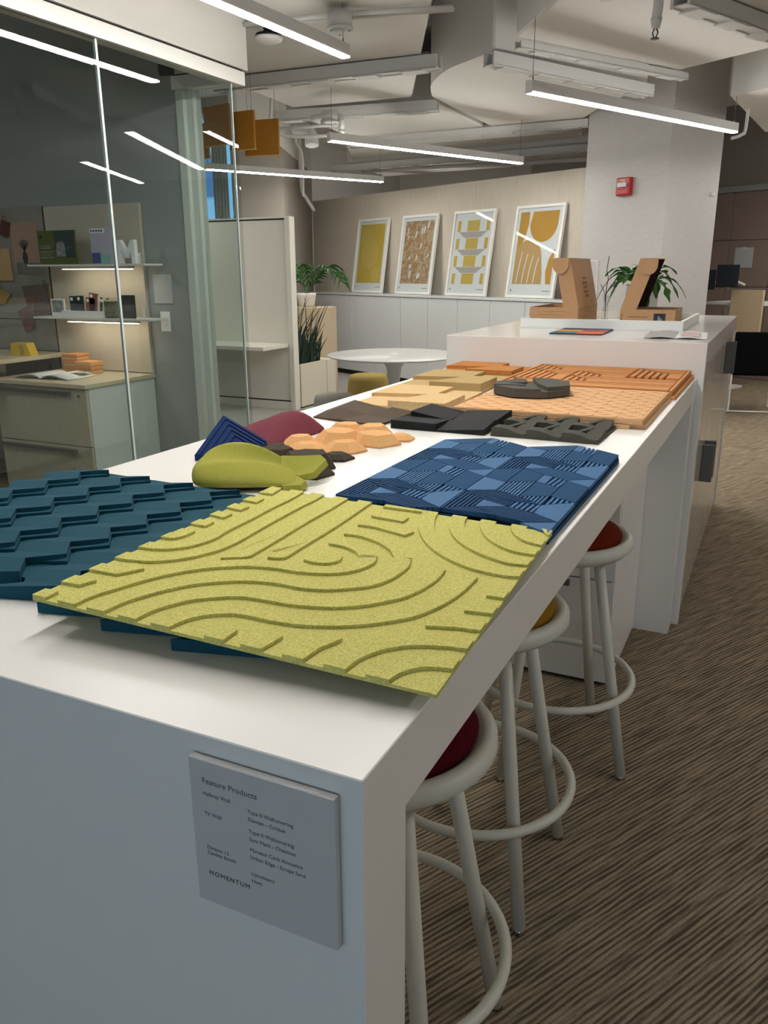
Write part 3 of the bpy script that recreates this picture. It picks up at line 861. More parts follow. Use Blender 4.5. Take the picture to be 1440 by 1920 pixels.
# ================================================================ tile samples on the table
GREEN=[[(0.001,0.046),(0.026,0.048),(0.034,0.07)],
[(0.002,0.095),(0.032,0.097),(0.044,0.101),(0.06,0.13)],
[(0.004,0.144),(0.026,0.147),(0.046,0.153),(0.069,0.169),(0.086,0.192),(0.098,0.217),(0.106,0.242),(0.109,0.283),(0.107,0.336),(0.105,0.407),(0.105,0.482),(0.106,0.533),(0.105,0.567)],
[(0.005,0.193),(0.024,0.197),(0.041,0.206),(0.058,0.225),(0.067,0.247),(0.072,0.277),(0.069,0.314),(0.069,0.377),(0.067,0.449),(0.068,0.514),(0.065,0.556)],
[(0.124,0.21),(0.151,0.23),(0.155,0.253),(0.154,0.321),(0.152,0.418),(0.153,0.496),(0.151,0.571)],
[(0.178,0.243),(0.199,0.253),(0.2,0.282),(0.201,0.348),(0.201,0.425),(0.199,0.495),(0.196,0.578)],
[(0.005,0.243),(0.019,0.246),(0.026,0.261),(0.028,0.288)],
[(0.007,0.315),(0.027,0.315),(0.027,0.339)],
[(0.007,0.366),(0.027,0.364),(0.028,0.388)],
[(0.007,0.414),(0.029,0.411),(0.03,0.436)],
[(0.009,0.463),(0.028,0.462),(0.027,0.489)],
[(0.006,0.519),(0.025,0.52),(0.021,0.551)],
[(0.02,-0.0),(0.02,0.021)],
[(0.063,0.002),(0.065,0.032),(0.074,0.061),(0.087,0.1),(0.105,0.136),(0.129,0.168),(0.157,0.191),(0.176,0.202),(0.205,0.211),(0.237,0.214),(0.266,0.222),(0.291,0.237),(0.307,0.259),(0.314,0.281),(0.315,0.301),(0.308,0.321)],
[(0.106,0.006),(0.109,0.032),(0.118,0.061),(0.13,0.088),(0.151,0.119),(0.185,0.148),(0.213,0.161),(0.241,0.167),(0.272,0.168),(0.299,0.177),(0.322,0.193),(0.344,0.214),(0.357,0.242),(0.362,0.272),(0.363,0.303),(0.356,0.331)],
[(0.151,0.007),(0.153,0.029),(0.164,0.057),(0.179,0.08),(0.212,0.106),(0.232,0.112),(0.255,0.114),(0.286,0.117),(0.315,0.126),(0.339,0.137),(0.367,0.161),(0.386,0.186),(0.397,0.203),(0.407,0.236),(0.413,0.276),(0.412,0.309),(0.408,0.325)],
[(0.197,0.007),(0.2,0.021),(0.208,0.038),(0.22,0.051),(0.239,0.063),(0.26,0.066),(0.283,0.066),(0.312,0.07),(0.339,0.079),(0.361,0.09),(0.389,0.11),(0.42,0.143),(0.433,0.165),(0.444,0.195),(0.453,0.233),(0.457,0.27),(0.458,0.299),(0.459,0.31)],
[(0.226,0.258),(0.244,0.256),(0.257,0.26),(0.266,0.269),(0.27,0.282),(0.267,0.297)],
[(0.226,0.335),(0.244,0.335),(0.26,0.331),(0.276,0.321),(0.292,0.301)],
[(0.227,0.385),(0.248,0.388),(0.272,0.382),(0.297,0.368),(0.317,0.35),(0.335,0.322)],
[(0.227,0.436),(0.25,0.439),(0.278,0.433),(0.31,0.424)],
[(0.227,0.489),(0.255,0.488),(0.283,0.487)],
[(0.224,0.547),(0.248,0.549),(0.268,0.55)],
[(0.29,0.579),(0.297,0.531),(0.308,0.493),(0.318,0.465),(0.337,0.428),(0.358,0.398),(0.382,0.373),(0.411,0.352),(0.438,0.339),(0.467,0.333),(0.492,0.333),(0.51,0.34)],
[(0.342,0.577),(0.345,0.542),(0.353,0.511),(0.362,0.486),(0.38,0.453),(0.403,0.425),(0.427,0.406),(0.455,0.391),(0.483,0.383),(0.511,0.388)],
[(0.392,0.57),(0.394,0.544),(0.409,0.502),(0.429,0.47),(0.451,0.448),(0.474,0.436),(0.494,0.434),(0.513,0.436)],
[(0.443,0.562),(0.444,0.547),(0.456,0.517),(0.473,0.495),(0.489,0.486),(0.503,0.482),(0.515,0.483)],
[(0.492,0.559),(0.502,0.54),(0.511,0.533),(0.518,0.537)],
[(0.486,0.255),(0.509,0.257)],
[(0.475,0.197),(0.509,0.204)],
[(0.448,0.135),(0.479,0.147),(0.507,0.152)],
[(0.411,0.002),(0.413,0.024),(0.421,0.046),(0.433,0.065),(0.451,0.081),(0.471,0.091),(0.489,0.097),(0.506,0.1)],
[(0.458,-0.001),(0.462,0.017),(0.47,0.031),(0.48,0.041),(0.494,0.047),(0.506,0.05)],
[(0.266,0.007),(0.266,0.029)],
[(0.313,0.006),(0.318,0.038)],
[(0.363,0.004),(0.366,0.032),(0.378,0.062)]]

# lime green panel of raised curving bands, tilted because it rests on the teal panel
NL = Vector((-0.491, 0.100, 1.0935)); NRp = Vector((0.006, 0.126, 1.072)); FR = Vector((-0.012, 0.682, 1.065))
gu = (NRp - NL).normalized(); gn = gu.cross((FR - NRp)).normalized(); gv = gn.cross(gu)
gm = Matrix((gu, gv, gn)).transposed().to_4x4(); gm.translation = NL
GW, GL = 0.508, 0.562
gp = thing('lime_relief_panel', 'square lime green cork panel with raised curving bands', 'wall panel', mtx=gm)
part('backing', B(0, GW, 0, GL, -0.0045, -0.0005), 'lime_cork', gp)
for line in GREEN:
    pts = catmull([Vector(p) for p in line], 5) if len(line) > 3 else [Vector(p) for p in line]
    wdt = 0.0245
    # offset to the left-hand side
    off = []
    for i in range(len(pts)):
        t = (pts[min(i + 1, len(pts) - 1)] - pts[max(i - 1, 0)]).normalized()
        if 0 < i < len(pts) - 1 and len(line) == 3:
            t1 = (pts[i] - pts[i - 1]).normalized(); t2 = (pts[i + 1] - pts[i]).normalized()
            nn = (Vector((-t1.y, t1.x)) + Vector((-t2.y, t2.x)))
            nn = nn / max(0.5, nn.dot(Vector((-t1.y, t1.x))))
        else:
            nn = Vector((-t.y, t.x))
        off.append(pts[i] + nn * wdt)
    # stretch ends that lie close to the panel edge so the band is cut by the edge
    def ext(p, q):
        return p + (p - q).normalized() * 0.03
    P = list(pts); O = list(off)
    if min(P[0].x, P[0].y, GW - P[0].x, GL - P[0].y) < 0.014:
        dv = (P[0] - P[1]).normalized() * 0.03; P.insert(0, P[0] + dv); O.insert(0, O[0] + dv)
    if min(P[-1].x, P[-1].y, GW - P[-1].x, GL - P[-1].y) < 0.014:
        dv = (P[-1] - P[-2]).normalized() * 0.03; P.append(P[-1] + dv); O.append(O[-1] + dv)
    poly = [(p.x, p.y) for p in P] + [(p.x, p.y) for p in O[::-1]]
    for (nx, ny, c) in ((-1, 0, 0), (1, 0, GW), (0, -1, 0), (0, 1, GL)):
        poly = clip_poly(poly, nx, ny, c)
    cl = []
    for p in poly:
        if not cl or (Vector(p) - Vector(cl[-1])).length > 5e-4:
            cl.append(p)
    if len(cl) > 2:
        part('raised_band', PR(cl, -0.001, 0.0036), 'lime_cork', gp)

# teal chevron shingle panel under it
te = thing('teal_chevron_panel', 'dark teal cork panel of overlapping zigzag shingle strips', 'wall panel', (-0.62, 0.42, T))
def zz(x, y0, n, amp=0.040, per=0.079, dx=0.0):
    o = []
    for i in range(n):
        o.append((x + dx + 0.004 * i, y0 + i * per)); o.append((x + dx + amp + 0.004 * i, y0 + i * per + per * 0.47))
    return o
NR_ = 7
Y0 = 0.167
cols = [-0.990 + 0.1115 * k for k in range(8)]
outl = zz(cols[-1] - 0.01, Y0 - 0.036 + 0.04, NR_ - 1) + [(cols[-1] - 0.005, 0.66), (cols[0] - 0.05, 0.695)] + zz(cols[0] - 0.050, Y0 + 0.05, NR_ - 1)[::-1]
part('backing', PR(outl, T + 0.0005, T + 0.0145), 'teal_cork', te, True)
for k, cx in enumerate(cols):
    yb = Y0 - 0.006 * k
    top_z = 0.0265 if k < 6 else (0.0215 if k == 6 else 0.0175)
    for (dx, wd, zl, zr, yo) in ((0.0125, 0.070, 0.0150, top_z - 0.0055, -0.012), (0.0, 0.098, 0.0155, top_z, 0.0)):
        a = zz(cx, yb + yo, NR_, dx=dx); b = zz(cx, yb + yo, NR_, dx=dx - wd)
        if dx: a = a[2:]; b = b[2:]
        bm = BM()
        A = [bm.verts.new((p[0], p[1], T + zr)) for p in a]; Bv = [bm.verts.new((p[0], p[1], T + zl)) for p in b]
        Al = [bm.verts.new((p[0], p[1], T + 0.0008)) for p in a]; Bl = [bm.verts.new((p[0], p[1], T + 0.0008)) for p in b]
        a[0] = a[1]; A[0].co = A[1].co; Al[0].co = Al[1].co       # slanted front end: every strip ends in a tooth
        n = len(a)
        for i in range(n - 1):
            bm.faces.new((Bv[i], A[i], A[i + 1], Bv[i + 1])); bm.faces.new((A[i], Al[i], Al[i + 1], A[i + 1]))
            bm.faces.new((Bl[i], Bv[i], Bv[i + 1], Bl[i + 1])); bm.faces.new((Al[i], Bl[i], Bl[i + 1], Al[i + 1]))
        for i in (0, n - 1):
            bm.faces.new((A[i], Bv[i], Bl[i], Al[i]))
        bmesh.ops.remove_doubles(bm, verts=bm.verts, dist=1e-5)
        bmesh.ops.recalc_face_normals(bm, faces=bm.faces)
        part('shingle_strip' if dx == 0 else 'under_strip', bm, 'teal_cork', te, True)

# blue geometric panel
bp_ = thing('blue_geometric_panel', 'blue panel of mixed flat and slatted angular tiles near the table edge', 'wall panel', (-0.22, 1.0, T))
BX, BD, BPY = -0.430, 0.0518, 0.308
def bpt(c, yy, ci, yb): return (BX + (c + 4 * ci) * BD, yb + yy)
yb0, yb1 = 1.279, 0.971
ol = [(0, yb0), (2, yb0 + .064), (4, yb0), (6, yb0 + .064), (8, yb0), (8, 0.668), (6, 0.726), (4, 0.730), (2, 0.727), (0, 0.730)]
ol = [(BX + a * BD, b) for a, b in ol]
part('backing', PR(ol, T + 0.0005, T + 0.011), 'blue_gap', bp_, True)
part('edge_band', PR([(p[0] + 0.0006 * (1 if p[0] > -0.2 else -1), p[1]) for p in ol], T + 0.0004, T + 0.009), 'blue_shaded', bp_, True)
STR_V = (0.42, 0.91); 
def blue_tile(poly, kind, sdir=None, pitch=0.0098, duty=0.56):
    poly = inset(poly, 0.0009)
    if kind in ('light', 'deep', 'mid'):
        part('flat_tile', PR(poly, T + 0.010, T + 0.019), {'light': 'blue_lit', 'deep': 'blue_shaded', 'mid': 'blue_cork'}[kind], bp_, True)
        return
    bm = BM()
    m = 'blue_lit' if kind == 'slat_light' else 'blue_cork'
    L = math.hypot(*sdir); nx, ny = -sdir[1] / L, sdir[0] / L
    ds = [nx * p[0] + ny * p[1] for p in poly]
    d0 = min(ds) + pitch * 0.2
    while d0 < max(ds):
        q = clip_poly(clip_poly(poly, nx, ny, d0 + pitch * duty), -nx, -ny, -d0)
        if len(q) > 2:
            prism(bm, q, T + 0.010, T + 0.019)
        d0 += pitch
    if len(bm.verts):
        part('slatted_tile', bm, m, bp_, True)
    else:
        bm.free()
for ci in range(2):
    for yb in (yb0, yb1):
        top = yb == yb0
        q = lambda *ps: [bpt(c, yy, ci, yb) for c, yy in ps]
        if top:
            blue_tile(q((0, 0), (2, .064), (2, .005), (1, -.025)), 'mid')
        else:
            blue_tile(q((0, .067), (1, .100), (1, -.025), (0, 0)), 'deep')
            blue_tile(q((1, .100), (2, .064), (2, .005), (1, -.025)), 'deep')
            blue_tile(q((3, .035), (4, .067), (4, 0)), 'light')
        blue_tile(q((2, .064), (2.4, .0524), (2.4, -.007), (2, .005)), 'light')
        blue_tile(q((2.4, .0524), (3, .035), (3, -.025), (2.4, -.007)), 'slat_light', (0.06, 1), 0.0105, 0.5)
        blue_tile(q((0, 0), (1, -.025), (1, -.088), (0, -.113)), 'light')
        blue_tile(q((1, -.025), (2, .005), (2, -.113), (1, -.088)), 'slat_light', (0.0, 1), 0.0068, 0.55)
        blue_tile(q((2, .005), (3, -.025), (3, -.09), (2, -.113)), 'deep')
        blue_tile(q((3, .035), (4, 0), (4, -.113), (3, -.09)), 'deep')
        blue_tile(q((2, -.113), (3, -.09), (3, -.154)), 'slat_light', (0.0, 1), 0.0072, 0.5)
        blue_tile(q((3, -.09), (4, -.113), (3, -.154)), 'slat_light', (0.0, 1), 0.0095, 0.5)
        blue_tile(q((0, -.113), (1, -.088), (2, -.113), (3, -.154), (2, -.150), (1, -.140)), 'slat', (1.0, -0.32), 0.0085, 0.5)
        blue_tile(q((0, -.113), (1, -.140), (2, -.150), (2, -.185), (1, -.159)), 'slat', (1.0, -0.42), 0.0085, 0.5)
        blue_tile(q((2, -.150), (3, -.154), (3, -.204), (2, -.185)), 'slat_light', (0.05, 1), 0.0098, 0.5)
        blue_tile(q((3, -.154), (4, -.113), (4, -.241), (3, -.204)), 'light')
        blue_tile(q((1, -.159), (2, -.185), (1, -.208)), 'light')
        blue_tile(q((0, -.113), (1, -.159), (1, -.208), (0, -.241)), 'slat', (0.0, 1), 0.0075, 0.55)
        if top:
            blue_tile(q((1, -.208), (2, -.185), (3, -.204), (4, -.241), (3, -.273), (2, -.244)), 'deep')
        else:
            blue_tile(q((1, -.208), (2, -.185), (3, -.204), (4, -.241), (3, -.262), (2, -.244)), 'slat', (1.0, -0.5), 0.0068, 0.6)
            blue_tile(q((0, -.241), (1, -.208), (2, -.244)), 'slat', (1.0, -0.1), 0.0075, 0.6)
            if ci == 1:
                blue_tile(q((2.9, -.268), (4, -.241), (4, -.302)), 'light')

# navy pyramid tile with nested chevron steps
nv = thing('navy_pyramid_tile', 'navy blue pyramid tile with nested chevron steps', 'tile sample', (-0.88, 1.0, T))
ap = Vector((-0.908, 1.045, T + 0.081)); q1 = Vector((-0.889, 0.905, T + 0.014)); q2 = Vector((-0.790, 0.965, T + 0.002)); q3 = Vector((-0.828, 1.105, T + 0.014)); q4 = Vector((-0.975, 1.07, T + 0.004))
bm = BM()
lo = [bm.verts.new((p.x, p.y, T + 0.0005)) for p in (q1, q2, q3, q4)]; hi = [bm.verts.new(p) for p in (q1, q2, q3, q4)]; av = bm.verts.new(ap)
bm.faces.new(lo[::-1])
for i in range(4):
    bm.faces.new((lo[i], lo[(i + 1) % 4], hi[(i + 1) % 4], hi[i])); bm.faces.new((hi[i], hi[(i + 1) % 4], av))
part('body', bm, 'navy_cork', nv, True)
nA = (q2 - q1).cross(ap - q1).normalized(); nB = (q3 - q2).cross(ap - q2).normalized(); nM = (nA + nB).normalized()
for i in range(7):
    t0 = 0.03 + i * 0.13; t1 = t0 + 0.075
    ring = [(q1.lerp(q2, t0), nA), (ap.lerp(q2, t0), nM), (q3.lerp(q2, t0), nB), (q3.lerp(q2, t1), nB), (ap.lerp(q2, t1), nM), (q1.lerp(q2, t1), nA)]
    bm = BM()
    lo_ = [bm.verts.new(p - n_ * 0.001) for p, n_ in ring]; hi_ = [bm.verts.new(p + n_ * 0.003) for p, n_ in ring]
    bm.faces.new((hi_[0], hi_[1], hi_[4], hi_[5])); bm.faces.new((hi_[1], hi_[2], hi_[3], hi_[4]))
    for k in range(6):
        bm.faces.new((lo_[k], lo_[(k + 1) % 6], hi_[(k + 1) % 6], hi_[k]))
    bmesh.ops.recalc_face_normals(bm, faces=bm.faces)
    part('chevron_step', bm, 'navy_cork', nv, True)

# burgundy wave tile
def mound(name, label, cat, m, outline, hfun, base, rings=9, seg=44):
    c = Vector((sum(p[0] for p in outline) / len(outline), sum(p[1] for p in outline) / len(outline)))
    cl = catmull([Vector(p) for p in outline] + [Vector(outline[0])], max(2, seg // len(outline)))[:-1]
    n = len(cl)
    bm = BM()
    lowv = [bm.verts.new((p.x, p.y, base)) for p in cl]
    bm.faces.new(lowv[::-1])
    prev = lowv
    for j in range(rings):
        t = 1 - j / rings
        cur = [bm.verts.new((*(c + (p - c) * t), base + hfun((c + (p - c) * t).x, (c + (p - c) * t).y, t))) for p in cl]
        for i in range(n):
            f = bm.faces.new((prev[i], prev[(i + 1) % n], cur[(i + 1) % n], cur[i])); f.smooth = j > 0
        prev = cur
    ctr = bm.verts.new((c.x, c.y, base + hfun(c.x, c.y, 0)))
    for i in range(n):
        f = bm.faces.new((prev[i], prev[(i + 1) % n], ctr)); f.smooth = True
    return single(name, bm, m, label, cat)
def hb(x, y, t):
    # a rolling ridge along the tile, taller on the near-left hump
    u = (x + 0.875) * 0.75 + (y - 1.235) * 0.66; v = -(x + 0.875) * 0.66 + (y - 1.235) * 0.75
    e = max(0.0, 1 - t ** 2.6)
    return 0.006 + e * (0.047 + 0.010 * math.sin(u * 26)) * (1 - 2.2 * max(0, -v) ) * (0.75 + 0.25 * math.cos((v - 0.02 * math.sin(u * 18)) * 14))
mound('burgundy_wave_tile', 'burgundy felt-like wave tile lying behind the navy pyramid', 'tile sample', 'burgundy_cork',
      [(-0.99, 1.22), (-0.91, 1.115), (-0.825, 1.10), (-0.805, 1.15), (-0.795, 1.25), (-0.80, 1.34), (-0.86, 1.375), (-0.95, 1.32)], hb, T + 0.0005)

# lime wave tile: lofted sections
lw = thing('lime_wave_tile', 'thick lime green wave tile with a pinched tail', 'tile sample', (-0.655, 0.80, T), math.atan2(0.54, 0.84))
secs = [  # u, then (v,z) of: front foot, front bulge, crease, valley, back ridge, back shoulder, back foot
    (-0.122, [(-0.045, 0.012), (-0.048, 0.022), (-0.038, 0.036), (-0.026, 0.040), (-0.012, 0.038), (-0.006, 0.026), (-0.018, 0.012)]),
    (-0.106, [(-0.060, 0.003), (-0.070, 0.024), (-0.042, 0.050), (-0.016, 0.052), (0.016, 0.058), (0.036, 0.034), (0.026, 0.003)]),
    (-0.070, [(-0.072, 0.001), (-0.084, 0.026), (-0.032, 0.054), (0.002, 0.049), (0.040, 0.076), (0.066, 0.044), (0.054, 0.001)]),
    (-0.020, [(-0.080, 0.001), (-0.090, 0.026), (-0.028, 0.053), (0.006, 0.045), (0.040, 0.081), (0.070, 0.048), (0.058, 0.001)]),
    (0.030, [(-0.084, 0.003), (-0.090, 0.024), (-0.026, 0.048), (-0.006, 0.038), (0.012, 0.068), (0.044, 0.042), (0.044, 0.001)]),
    (0.064, [(-0.086, 0.004), (-0.088, 0.018), (-0.026, 0.037), (-0.016, 0.032), (-0.003, 0.047), (0.022, 0.032), (0.024, 0.003)]),
    (0.088, [(-0.080, 0.004), (-0.082, 0.014), (-0.036, 0.026), (-0.022, 0.025), (-0.012, 0.036), (0.004, 0.028), (0.006, 0.012)]),
]
bm = BM(); rings = []
for (uu, cs) in secs:
    rings.append([bm.verts.new((uu, v, z)) for v, z in cs])
for a, b in zip(rings[:-1], rings[1:]):
    for i in range(7):
        bm.faces.new((a[i], a[(i + 1) % 7], b[(i + 1) % 7], b[i]))
bm.faces.new(rings[0]); bm.faces.new(rings[-1][::-1])
bmesh.ops.recalc_face_normals(bm, faces=bm.faces)
cl_ = bm.edges.layers.float.new('crease_edge')
for a, b in zip(rings[1:-1], rings[2:]):
    for i, cv in ((2, 0.95), (4, 0.85)):
        e = bm.edges.get((a[i], b[i]))
        if e: e[cl_] = cv
subsurf(part('body', bm, 'lime_felt', lw), 3)
bm = BM()
tl = [(0.058, -0.090, 0.003), (0.094, -0.092, 0.003), (0.106, -0.070, 0.006), (0.093, -0.050, 0.012), (0.122, -0.046, 0.016), (0.150, -0.008, 0.033), (0.140, 0.006, 0.040), (0.095, 0.004, 0.040), (0.060, 0.002, 0.042)]
A = [bm.verts.new(p) for p in tl]
A2 = [bm.verts.new((p[0] - 0.004, p[1] + 0.004, p[2] + 0.011)) for p in tl]
n_ = len(tl)
for i in range(n_):
    bm.faces.new((A[i], A[(i + 1) % n_], A2[(i + 1) % n_], A2[i]))
cvt = bm.verts.new((0.080, -0.034, 0.0235)); cvb = bm.verts.new((0.085, -0.03, 0.008))
for i in range(n_):
    bm.faces.new((A2[i], A2[(i + 1) % n_], cvt)); bm.faces.new((A[(i + 1) % n_], A[i], cvb))
bmesh.ops.recalc_face_normals(bm, faces=bm.faces)
part('tail_fin', bm, 'lime_felt', lw)

# faceted stone clusters
def rocks(name, label, m, items, base):
    r = thing(name, label, 'tile sample', (items[0][0], items[0][1], base))
    for (x, y, rad, h, tsc, rot, shx) in items:
        bm = BM(); n = 6
        lo = []; md = []; hi = []
        for k in range(n):
            a = rot + 2 * math.pi * k / n
            jr = rad * (1 + 0.10 * math.sin(k * 2.3 + x * 50))
            px, py = x + jr * math.cos(a), y + jr * math.sin(a)
            lo.append(bm.verts.new((px, py, base + 0.0005))); md.append(bm.verts.new((px, py, base + 0.005)))
            hi.append(bm.verts.new((x + shx * rad + jr * tsc * math.cos(a), y + jr * tsc * math.sin(a), base + h * 0.92)))
        bm.faces.new(lo[::-1]); bm.faces.new(hi)
        for k in range(n):
            k2 = (k + 1) % n
            bm.faces.new((lo[k], lo[k2], md[k2], md[k])); bm.faces.new((md[k], md[k2], hi[k2], hi[k]))
        part('facet_block', bm, m, r, True)
rocks('tan_rock_cluster', 'tan cork cluster of faceted pebble blocks', 'tan_cork', [
    (-0.768, 1.165, 0.046, 0.024, 0.50, 0.2, 0.0), (-0.725, 1.125, 0.046, 0.016, 0.55, 0.6, 0), (-0.695, 1.225, 0.066, 0.033, 0.62, 0.3, 0.05), (-0.735, 1.350, 0.048, 0.026, 0.60, 0.1, 0),
    (-0.655, 1.345, 0.056, 0.028, 0.60, 0.4, 0), (-0.600, 1.245, 0.062, 0.030, 0.66, 0.1, 0), (-0.562, 1.315, 0.036, 0.016, 0.55, 0.5, 0), (-0.630, 1.140, 0.056, 0.026, 0.48, 0.25, 0)], T)
rocks('charcoal_rock_cluster', 'dark charcoal cork cluster of faceted pebble blocks', 'charcoal_cork', [
    (-0.720, 0.985, 0.052, 0.034, 0.62, 0.3, 0), (-0.625, 0.960, 0.064, 0.036, 0.66, 0.15, 0), (-0.605, 1.055, 0.038, 0.016, 0.55, 0.4, 0), (-0.588, 0.905, 0.050, 0.030, 0.48, 0.3, 0),
    (-0.762, 1.045, 0.036, 0.026, 0.55, 0.2, 0), (-0.742, 0.985, 0.036, 0.026, 0.6, 0.5, 0)], T)

# brown triangular facet tile
ft = [(-0.925, 1.495, .004), (-0.694, 1.444, .006), (-0.683, 1.520, .008), (-0.672, 1.655, .012), (-0.775, 1.682, .010), (-0.895, 1.700, .026), (-0.94, 1.60, .006),
      (-0.861, 1.549, .029), (-0.727, 1.617, .027), (-0.787, 1.572, .008), (-0.82, 1.468, .008)]
vs2, es, fs, *_ = delaunay_2d_cdt([Vector((a, b)) for a, b, c in ft], [], [], 0, 1e-5)
bm = BM()
V = [bm.verts.new((ft[i][0], ft[i][1], T + ft[i][2])) for i in range(len(ft))]
for f in fs:
    bm.faces.new([V[i] for i in f])
hull = [e for e in bm.edges if len(e.link_faces) == 1]
ext_ = bmesh.ops.extrude_edge_only(bm, edges=hull)
for g in ext_['geom']:
    if isinstance(g, bmesh.types.BMVert):
        g.co.z = T + 0.0005
bmesh.ops.recalc_face_normals(bm, faces=bm.faces)
single('brown_facet_tile', bm, 'brown_cork', 'brown cork tile of low triangular facets at the left table edge', 'tile sample')

# black angular wedge tile
bk_ = thing('black_wedge_tile', 'black angular wedge tile between the brown and grey samples', 'tile sample', (-0.53, 1.62, T))
def slant(poly, za, zb, axis):
    lo_ = min(axis[0] * p[0] + axis[1] * p[1] for p in poly); hi_ = max(axis[0] * p[0] + axis[1] * p[1] for p in poly)
    return PR(poly, T + 0.0005, 0, lambda x, y: T + za + (zb - za) * ((axis[0] * x + axis[1] * y - lo_) / (hi_ - lo_)))
part('wedge', bev(slant([(-0.652, 1.444), (-0.522, 1.446), (-0.522, 1.548), (-0.650, 1.548)], 0.024, 0.016, (0.3, 1)), 0.0008), 'black_cork', bk_, True)
part('wedge', bev(slant([(-0.520, 1.446), (-0.388, 1.449), (-0.388, 1.548), (-0.520, 1.548)], 0.005, 0.026, (0.6, 0.8)), 0.0008), 'black_cork', bk_, True)
part('wedge', bev(slant([(-0.638, 1.550), (-0.522, 1.550), (-0.522, 1.686), (-0.632, 1.686)], 0.034, 0.014, (0.9, -0.1)), 0.0008), 'black_cork', bk_, True)
part('wedge', bev(slant([(-0.520, 1.550), (-0.388, 1.550), (-0.384, 1.682), (-0.520, 1.686)], 0.012, 0.032, (0.7, 0.5)), 0.0008), 'black_cork', bk_, True)

# grey wave block tile
gy_ = thing('grey_wave_tile', 'grey green block tile of sawtooth waves with open slots', 'tile sample', (-0.24, 1.6, T))
part('backing', PR([(-0.372, 1.455), (-0.098, 1.455), (-0.094, 1.686), (-0.378, 1.686)], T + 0.0005, T + 0.006), 'grey_cork', gy_, True)
for row in range(2):
    yy = 1.456 + row * 0.115; sh = -0.003 * row
    for k in range(3):
        x0 = -0.370 + k * 0.0912 + sh
        wv = 0.0895
        prof = [(0, 0.005), (0, 0.021), (0.005, 0.024), (0.026, 0.024), (0.046, 0.020), (0.066, 0.013), (0.082, 0.010), (wv, 0.012), (wv, 0.005)]
        bm = prism_xz(BM(), [(x0 + a, T + b) for a, b in prof], yy, yy + 0.042)
        part('wave_block', bm, 'grey_cork', gy_, True)
        bm = PR([(x0 + 0.045, yy + 0.041), (x0 + wv, yy + 0.041), (x0 + wv, yy + 0.113), (x0 + 0.060, yy + 0.113)], T + 0.005, 0, lambda x, y: T + 0.011 + (y - yy - 0.04) * 0.17)
        part('ramp', bm, 'grey_cork', gy_, True)
        bm = BM(); a = Vector((x0 + 0.002, yy + 0.050, T + 0.010)); b = Vector((x0 + 0.058, yy + 0.104, T + 0.023))
        t = (b - a).normalized(); n = Vector((-t.y, t.x, 0)).normalized() * 0.008
        poly = [a - n, b - n, b + n, a + n]
        lo = [bm.verts.new((p.x, p.y, T + 0.005)) for p in poly]; hi = [bm.verts.new(p) for p in poly]
        bm.faces.new(hi); bm.faces.new(lo[::-1])
        for i in range(4): bm.faces.new((lo[i], lo[(i + 1) % 4], hi[(i + 1) % 4], hi[i]))
        bmesh.ops.recalc_face_normals(bm, faces=bm.faces)
        part('slanted_rib', bm, 'grey_cork', gy_, True)

# three stepped cork tiles in a column
def stepped(label, m, x0, x1, y0, y1, hz, rot=0.0):
    r = thing('stepped_cork_tile', label, 'tile sample', ((x0 + x1) / 2, (y0 + y1) / 2, T), rot, 'stepped cork tiles')
    W, L = x1 - x0, y1 - y0
    g = lambda u, v: ((u - 0.5) * W, (v - 0.5) * L)
    part('slab', bev(PR([g(0, 0), g(1, 0), g(1, 1), g(0, 1)], 0.0005, hz * 0.42), 0.0008), m, r)
    part('raised_piece', bev(PR([g(0, .40), g(0.02, .43), g(.66, .52), g(.66, 1), g(0, 1)], hz * 0.4, hz * 0.8), 0.0008), m, r)
    part('raised_piece', bev(PR([g(.40, 0), g(1, 0), g(1, .50), g(.68, .50)], hz * 0.4, hz), 0.0008), m, r)
stepped('pale sand cork tile with stepped pieces, nearest of the three', 'sand_cork', -0.920, -0.610, 1.712, 2.105, 0.030, 0.04)
stepped('olive tan cork tile with stepped pieces in the middle', 'olive_cork', -0.955, -0.640, 2.13, 2.53, 0.036, 0.03)
stepped('orange cork tile with stepped pieces, farthest against the island', 'amber_cork', -0.970, -0.648, 2.545, 2.868, 0.034, 0.0)

